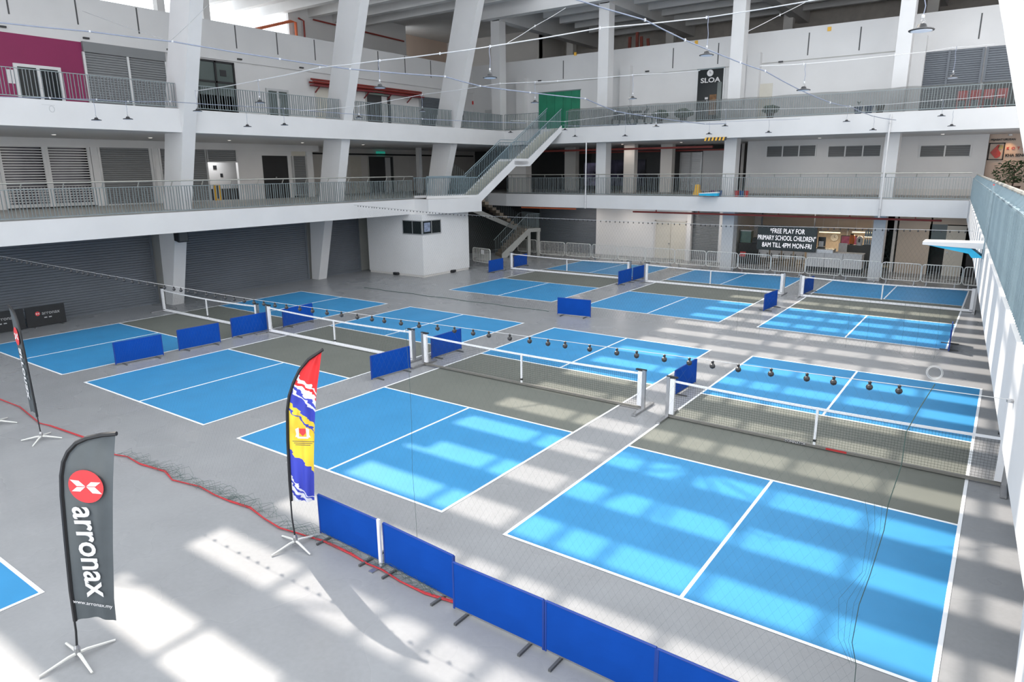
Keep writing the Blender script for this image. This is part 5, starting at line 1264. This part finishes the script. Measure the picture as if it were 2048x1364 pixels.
for k in range(4):
    t, w_ = bthing('folding_table', ('leftmost','second','third','rightmost')[k]+' of the white folded tables leaning below the message board', 'table', 1517+24*k, 1538+24*k, 35.4, 0.45, 1.5, 0.06, WHITE2, 'table_top', 'folded white tables')
    for x in (0.08, w_-0.08): MB().box(x-0.02, x+0.02, -0.05, 0, -0.45, 0.3).build('leg', DARKG, t, local=True)

# ================================================================== GALLERY CLUTTER
for i, (px, z0, z1, lab) in enumerate(((1172,3.45,Z2B,'white vertical pipe crossing the first-floor back gallery'),(1769,3.4,8.2,'white vertical pipe down the back gallery beside the right column'))):
    x_ = atY(px, 340, 29.92).x; t = thing('downpipe', lab, 'pipe', (x_, 29.9, z0), 0, 'white downpipes'); MB().tube([(0,0,0),(0,0,z1-z0)], 0.04, 8).build('pipe_run', WHITE, t, local=True)
    for z in (0.4, z1-z0-0.4): MB().lathe([(0.055,z-0.03),(0.055,z+0.03)], (0,0,0), 8).build('pipe_clip', ALU, t, local=True)
a, b = atY(1408,275,29.9), atY(1451,274,29.9)
t = thing('hazard_bar', 'yellow and black striped height bar hanging under the second-floor slab', 'bar', (a.x, 29.95, Z2B-0.04))
n = 12; W_ = b.x-a.x
for k in range(n): MB().add([(W_*k/n,0,-0.09),(W_*(k+1)/n,0,-0.09),(W_*(k+1)/n+0.05,0,0.09),(W_*k/n+0.05,0,0.09),(W_*k/n,0.05,-0.09),(W_*(k+1)/n,0.05,-0.09),(W_*(k+1)/n+0.05,0.05,0.09),(W_*k/n+0.05,0.05,0.09)], [(0,1,2,3),(7,6,5,4),(0,4,5,1),(1,5,6,2),(2,6,7,3),(3,7,4,0)]).build('stripe', YEL if k % 2 == 0 else BLACKP, t, local=True)
p = atY(1394,376,31.5)
t = thing('wet_floor_sign', 'yellow wet floor sign on the first-floor back gallery', 'sign', (p.x, 31.6, Z1))
for s in (-1, 1): MB().add([(-0.2,s*0.2,0),(0.2,s*0.2,0),(0.12,s*0.02,0.62),(-0.12,s*0.02,0.62),(-0.2,s*0.22,0),(0.2,s*0.22,0),(0.12,s*0.04,0.62),(-0.12,s*0.04,0.62)], [(0,1,2,3),(7,6,5,4),(0,4,5,1),(1,5,6,2),(2,6,7,3),(3,7,4,0)]).build('leaf', YEL, t, local=True)
for px, m_, lab in ((1425,mat('purple_plastic',(0.16,0.05,0.16),0.5),'purple bucket beside the wet floor sign'),(1439,BLUEPL,'navy bucket next to the purple bucket'),(1473,REDPL,'red bucket at the foot of the gallery column'),(1483,BLUEPL,'blue bucket between the two red buckets'),(1493,REDPL,'red bucket right of the blue one')):
    p = atY(px, 383, 30.5); t = thing('bucket', lab, 'bucket', (p.x, 30.55, Z1), 0, 'buckets on the first-floor back gallery')
    MB().lathe([(0.09,0),(0.125,0.30),(0.135,0.32)], (0,0,0), 12).build('pail', m_, t, local=True); MB().tube([(-0.125,0,0.30),(-0.08,0,0.37),(0.08,0,0.37),(0.125,0,0.30)], 0.008, 4).build('handle', STEEL, t, local=True)
# second floor: shade netting, bushes, pots, scooters, red chairs
t = thing('shade_netting', 'grey shade netting tied behind the second-floor back railing', 'netting', (-17, YB+0.2, Z2))
vs = []; fs = []; nx = 90
for k in range(nx+1):
    x = -16.9+23.0*k/nx; top_ = 9.40+0.012*math.sin(k*0.9)+0.012*math.sin(k*0.37)
    vs += [(x, YB+0.15+0.03*math.sin(k*1.1), Z2+0.02), (x, YB+0.15+0.03*math.sin(k*1.1+1), top_)]
for k in range(nx): fs.append((2*k, 2*k+2, 2*k+3, 2*k+1))
MB().add(vs, fs).build('net_sheet', VEIL, t)
def bush(label, px, w_, h_, y=30.9):
    p = atY(px, 235, y); t = thing('potted_bush', label, 'plant', (p.x, y, Z2), 0, 'bushes on the second-floor gallery')
    rnd = random.Random(px); bmx = bmesh.new(); bmesh.ops.create_icosphere(bmx, subdivisions=3, radius=1)
    for v in bmx.verts:
        k = 1+0.18*rnd.uniform(-1,1); v.co = Vector((v.co.x*w_/2*k, v.co.y*0.35*k, 0.28+h_/2+v.co.z*h_/2*k))
    me = bpy.data.meshes.new('foliage'); bmx.to_mesh(me); bmx.free(); me.materials.append(LEAF); link('foliage', me, t)
    MB().lathe([(0.16,0),(0.2,0.3)], (0,0,0), 10).build('pot', BROWN, t, local=True)
bush('rounded bush behind the netting, left of the pair beside the scooters', 1320, 1.0, 0.5); bush('rounded bush behind the netting, right of the pair beside the scooters', 1367, 1.05, 0.5); bush('rounded bush behind the netting near the pale door', 1540, 0.85, 0.42)
for i, px in enumerate((1247, 1282)):
    p = atY(px, 230, 31.2); t = thing('scooter', ('parked dark scooter with handlebars behind the netting, left one','parked dark scooter behind the netting, right one beside the bushes')[i], 'scooter', (p.x, 31.2, Z2), R(20), 'parked scooters')
    for x in (-0.45, 0.45):
        link('wheel', MB().tube([(0.24*math.cos(2*math.pi*j/16), 0, 0.24*math.sin(2*math.pi*j/16)) for j in range(17)], 0.05, 6, False).mesh('wheel', BLACKP), t, (x,0,0.27))
    MB().add([(-0.6,-0.12,0.4),(0.2,-0.12,0.35),(0.45,-0.1,0.95),(0.3,-0.1,0.95),(0.05,-0.12,0.6),(-0.6,-0.12,0.75),(-0.6,0.12,0.4),(0.2,0.12,0.35),(0.45,0.1,0.95),(0.3,0.1,0.95),(0.05,0.12,0.6),(-0.6,0.12,0.75)], [(5,4,3,2,1,0),(6,7,8,9,10,11),(0,1,7,6),(1,2,8,7),(2,3,9,8),(3,4,10,9),(4,5,11,10),(5,0,6,11)]).build('body_shell', DARKG, t, local=True)
    MB().box(-0.6, 0.02, -0.14, 0.14, 0.74, 0.84).build('seat', BLACKP, t, local=True); MB().tube([(0.33,-0.3,1.12),(0.38,0,0.98),(0.33,0.3,1.12)], 0.02, 5).build('handlebar', BLACKP, t, local=True)
for px, m_, lab in ((1716,BLUEPL,'dark pot with seedlings behind the netting, leftmost of three'),(1737,BLUEPL,'dark pot behind the netting, middle of three'),(1759,BROWN,'brown pot behind the netting, rightmost of three')):
    p = atY(px, 224, 30.6); t = thing('plant_pot', lab, 'pot', (p.x, 30.6, Z2), 0, 'pots on the second-floor gallery')
    MB().lathe([(0.14,0),(0.2,0.36),(0.21,0.38)], (0,0,0), 12).build('pot', m_, t, local=True); MB().lathe([(0.18,0.36),(0.18,0.37)], (0,0,0), 12).build('soil', BROWN, t, local=True)
    if px == 1716:
        for k in range(6): MB().add([(0,0,0.36),(0.03,0.02,0.5),(0.1*math.cos(k),0.1*math.sin(k),0.62),(-0.03,0.02,0.5)], [(0,1,2,3)]).build('leaf', LEAF, t, local=True)
for k in range(4):
    p = atY(1922, 212, 30.9); p.x += 0.5*k; t = thing('red_chair', ('leftmost','second','third','rightmost')[k]+' of the red plastic chairs before the dark shutter', 'chair', (p.x, 30.9, Z2), 0, 'red plastic chairs')
    MB().box(-0.2, 0.2, -0.2, 0.2, 0.42, 0.46).build('seat', REDPL, t, local=True); MB().box(-0.2, 0.2, 0.17, 0.21, 0.46, 0.85).build('backrest', REDPL, t, local=True)
    for sx_ in (-1, 1):
        for sy_ in (-1, 1): MB().box(sx_*0.17-0.02, sx_*0.17+0.02, sy_*0.17-0.02, sy_*0.17+0.02, 0, 0.42).build('leg', REDPL, t, local=True)
# loudspeaker under the left slab, call boxes
p = atX(363, 478, -22.9)
t = thing('loudspeaker', 'black loudspeaker hung under the left slab by the nearest column', 'speaker', (p.x, p.y, 2.95))
MB().hexa([(-0.2,-0.22,0.02),(0.16,-0.22,-0.05),(0.16,0.22,-0.05),(-0.2,0.22,0.02)],[(-0.2,-0.22,0.42),(0.2,-0.22,0.42),(0.2,0.22,0.42),(-0.2,0.22,0.42)]).build('cabinet', BLACKP, t, local=True); MB().box(-0.03,0.03,-0.03,0.03,0.42,Z1B-2.95).build('bracket', BLACK, t, local=True)
MB().add([(0.205,-0.18,0.38),(0.175,-0.18,0.0),(0.175,0.18,0.0),(0.205,0.18,0.38)], [(0,1,2,3)]).build('grille', DARKG, t, local=True)
p = atY(940, 206, YW2-0.03)
t = thing('fire_alarm', 'pair of small red fire alarm boxes on the wall beside the corner column', 'alarm', (p.x, YW2-0.06, p.z))
for s in (-0.17, 0.17): MB().box(s-0.14, s+0.14, 0, 0.06, -0.12, 0.12).build('alarm_box', REDPL, t, local=True)
p = atY(978, 225, YW2); MB().box(p.x-0.35, p.x+0.6, YW2-0.03, YW2, Z2, 10.1).build('grey_hatch', ALU, w2)
# rail stubs and ring on the left slab
p = atX(104, 218, XL+0.03)
t = thing('wire_coil', 'small coil of wire hung on the second-floor slab below the magenta wall', 'coil', tuple(p))
MB().tube([(0, 0.08*math.cos(2*math.pi*j/16), 0.1*math.sin(2*math.pi*j/16)) for j in range(17)], 0.01, 5, False).build('loop', WIRE, t, local=True)
MB().tube([(0,-0.3,0.13),(0,0.1,0.12)], 0.008, 4).build('tail', WIRE, t, local=True)

# ================================================================== DOWNLIGHTS ADDED TO BRIGHTEN THE GALLERIES
def downlight(label, x, y, z, power, group):
    t = thing('downlight', label, 'lamp', (x, y, z), 0, group)
    MB().lathe([(0.10,-0.02),(0.11,0.0)], (0,0,0), 12).build('trim_ring', ALUW, t, local=True)
    MB().lathe([(0.075,-0.026),(0.075,-0.02)], (0,0,0), 12).build('lit_disc', mat('fill_disc', (0.9,0.88,0.85), 0.5, var=0, emit=(1.0,0.92,0.84), estr=2.0), t, local=True)
    la = bpy.data.lights.new('fill_glow', 'AREA'); la.shape = 'DISK'; la.size = 0.15; la.energy = power; la.color = (1.0,0.90,0.80)
    lo = bpy.data.objects.new('fill_glow', la); COL.objects.link(lo); lo.parent = t; lo.location = (0,0,-0.035)
names6 = ('leftmost','second','third','fourth','fifth','rightmost')
for i, x in enumerate((-18.0,-14.5,-11.0,-8.3,-3.0,2.6)):
    downlight('small added fill downlight under the back gallery, %s of the row' % names6[i], x, 33.4, Z1B, 48 if i != 4 else 20, 'added downlights under the back gallery')
for i, y in enumerate((1.0,5.0,9.0,13.0,17.5,22.0)):
    downlight('small added fill downlight over the first-floor left gallery, %s from the frame edge' % ('nearest','second','third','fourth','fifth','furthest')[i], -26.5, y, Z2B, 30, 'added downlights over the first-floor left gallery')
for i, x in enumerate((-15.0,-11.0,-3.0,2.8)):
    downlight('small added fill downlight over the first-floor back gallery, %s of four' % ('leftmost','second','third','rightmost')[i], x, 33.8, Z2B, 18, 'added downlights over the first-floor back gallery')
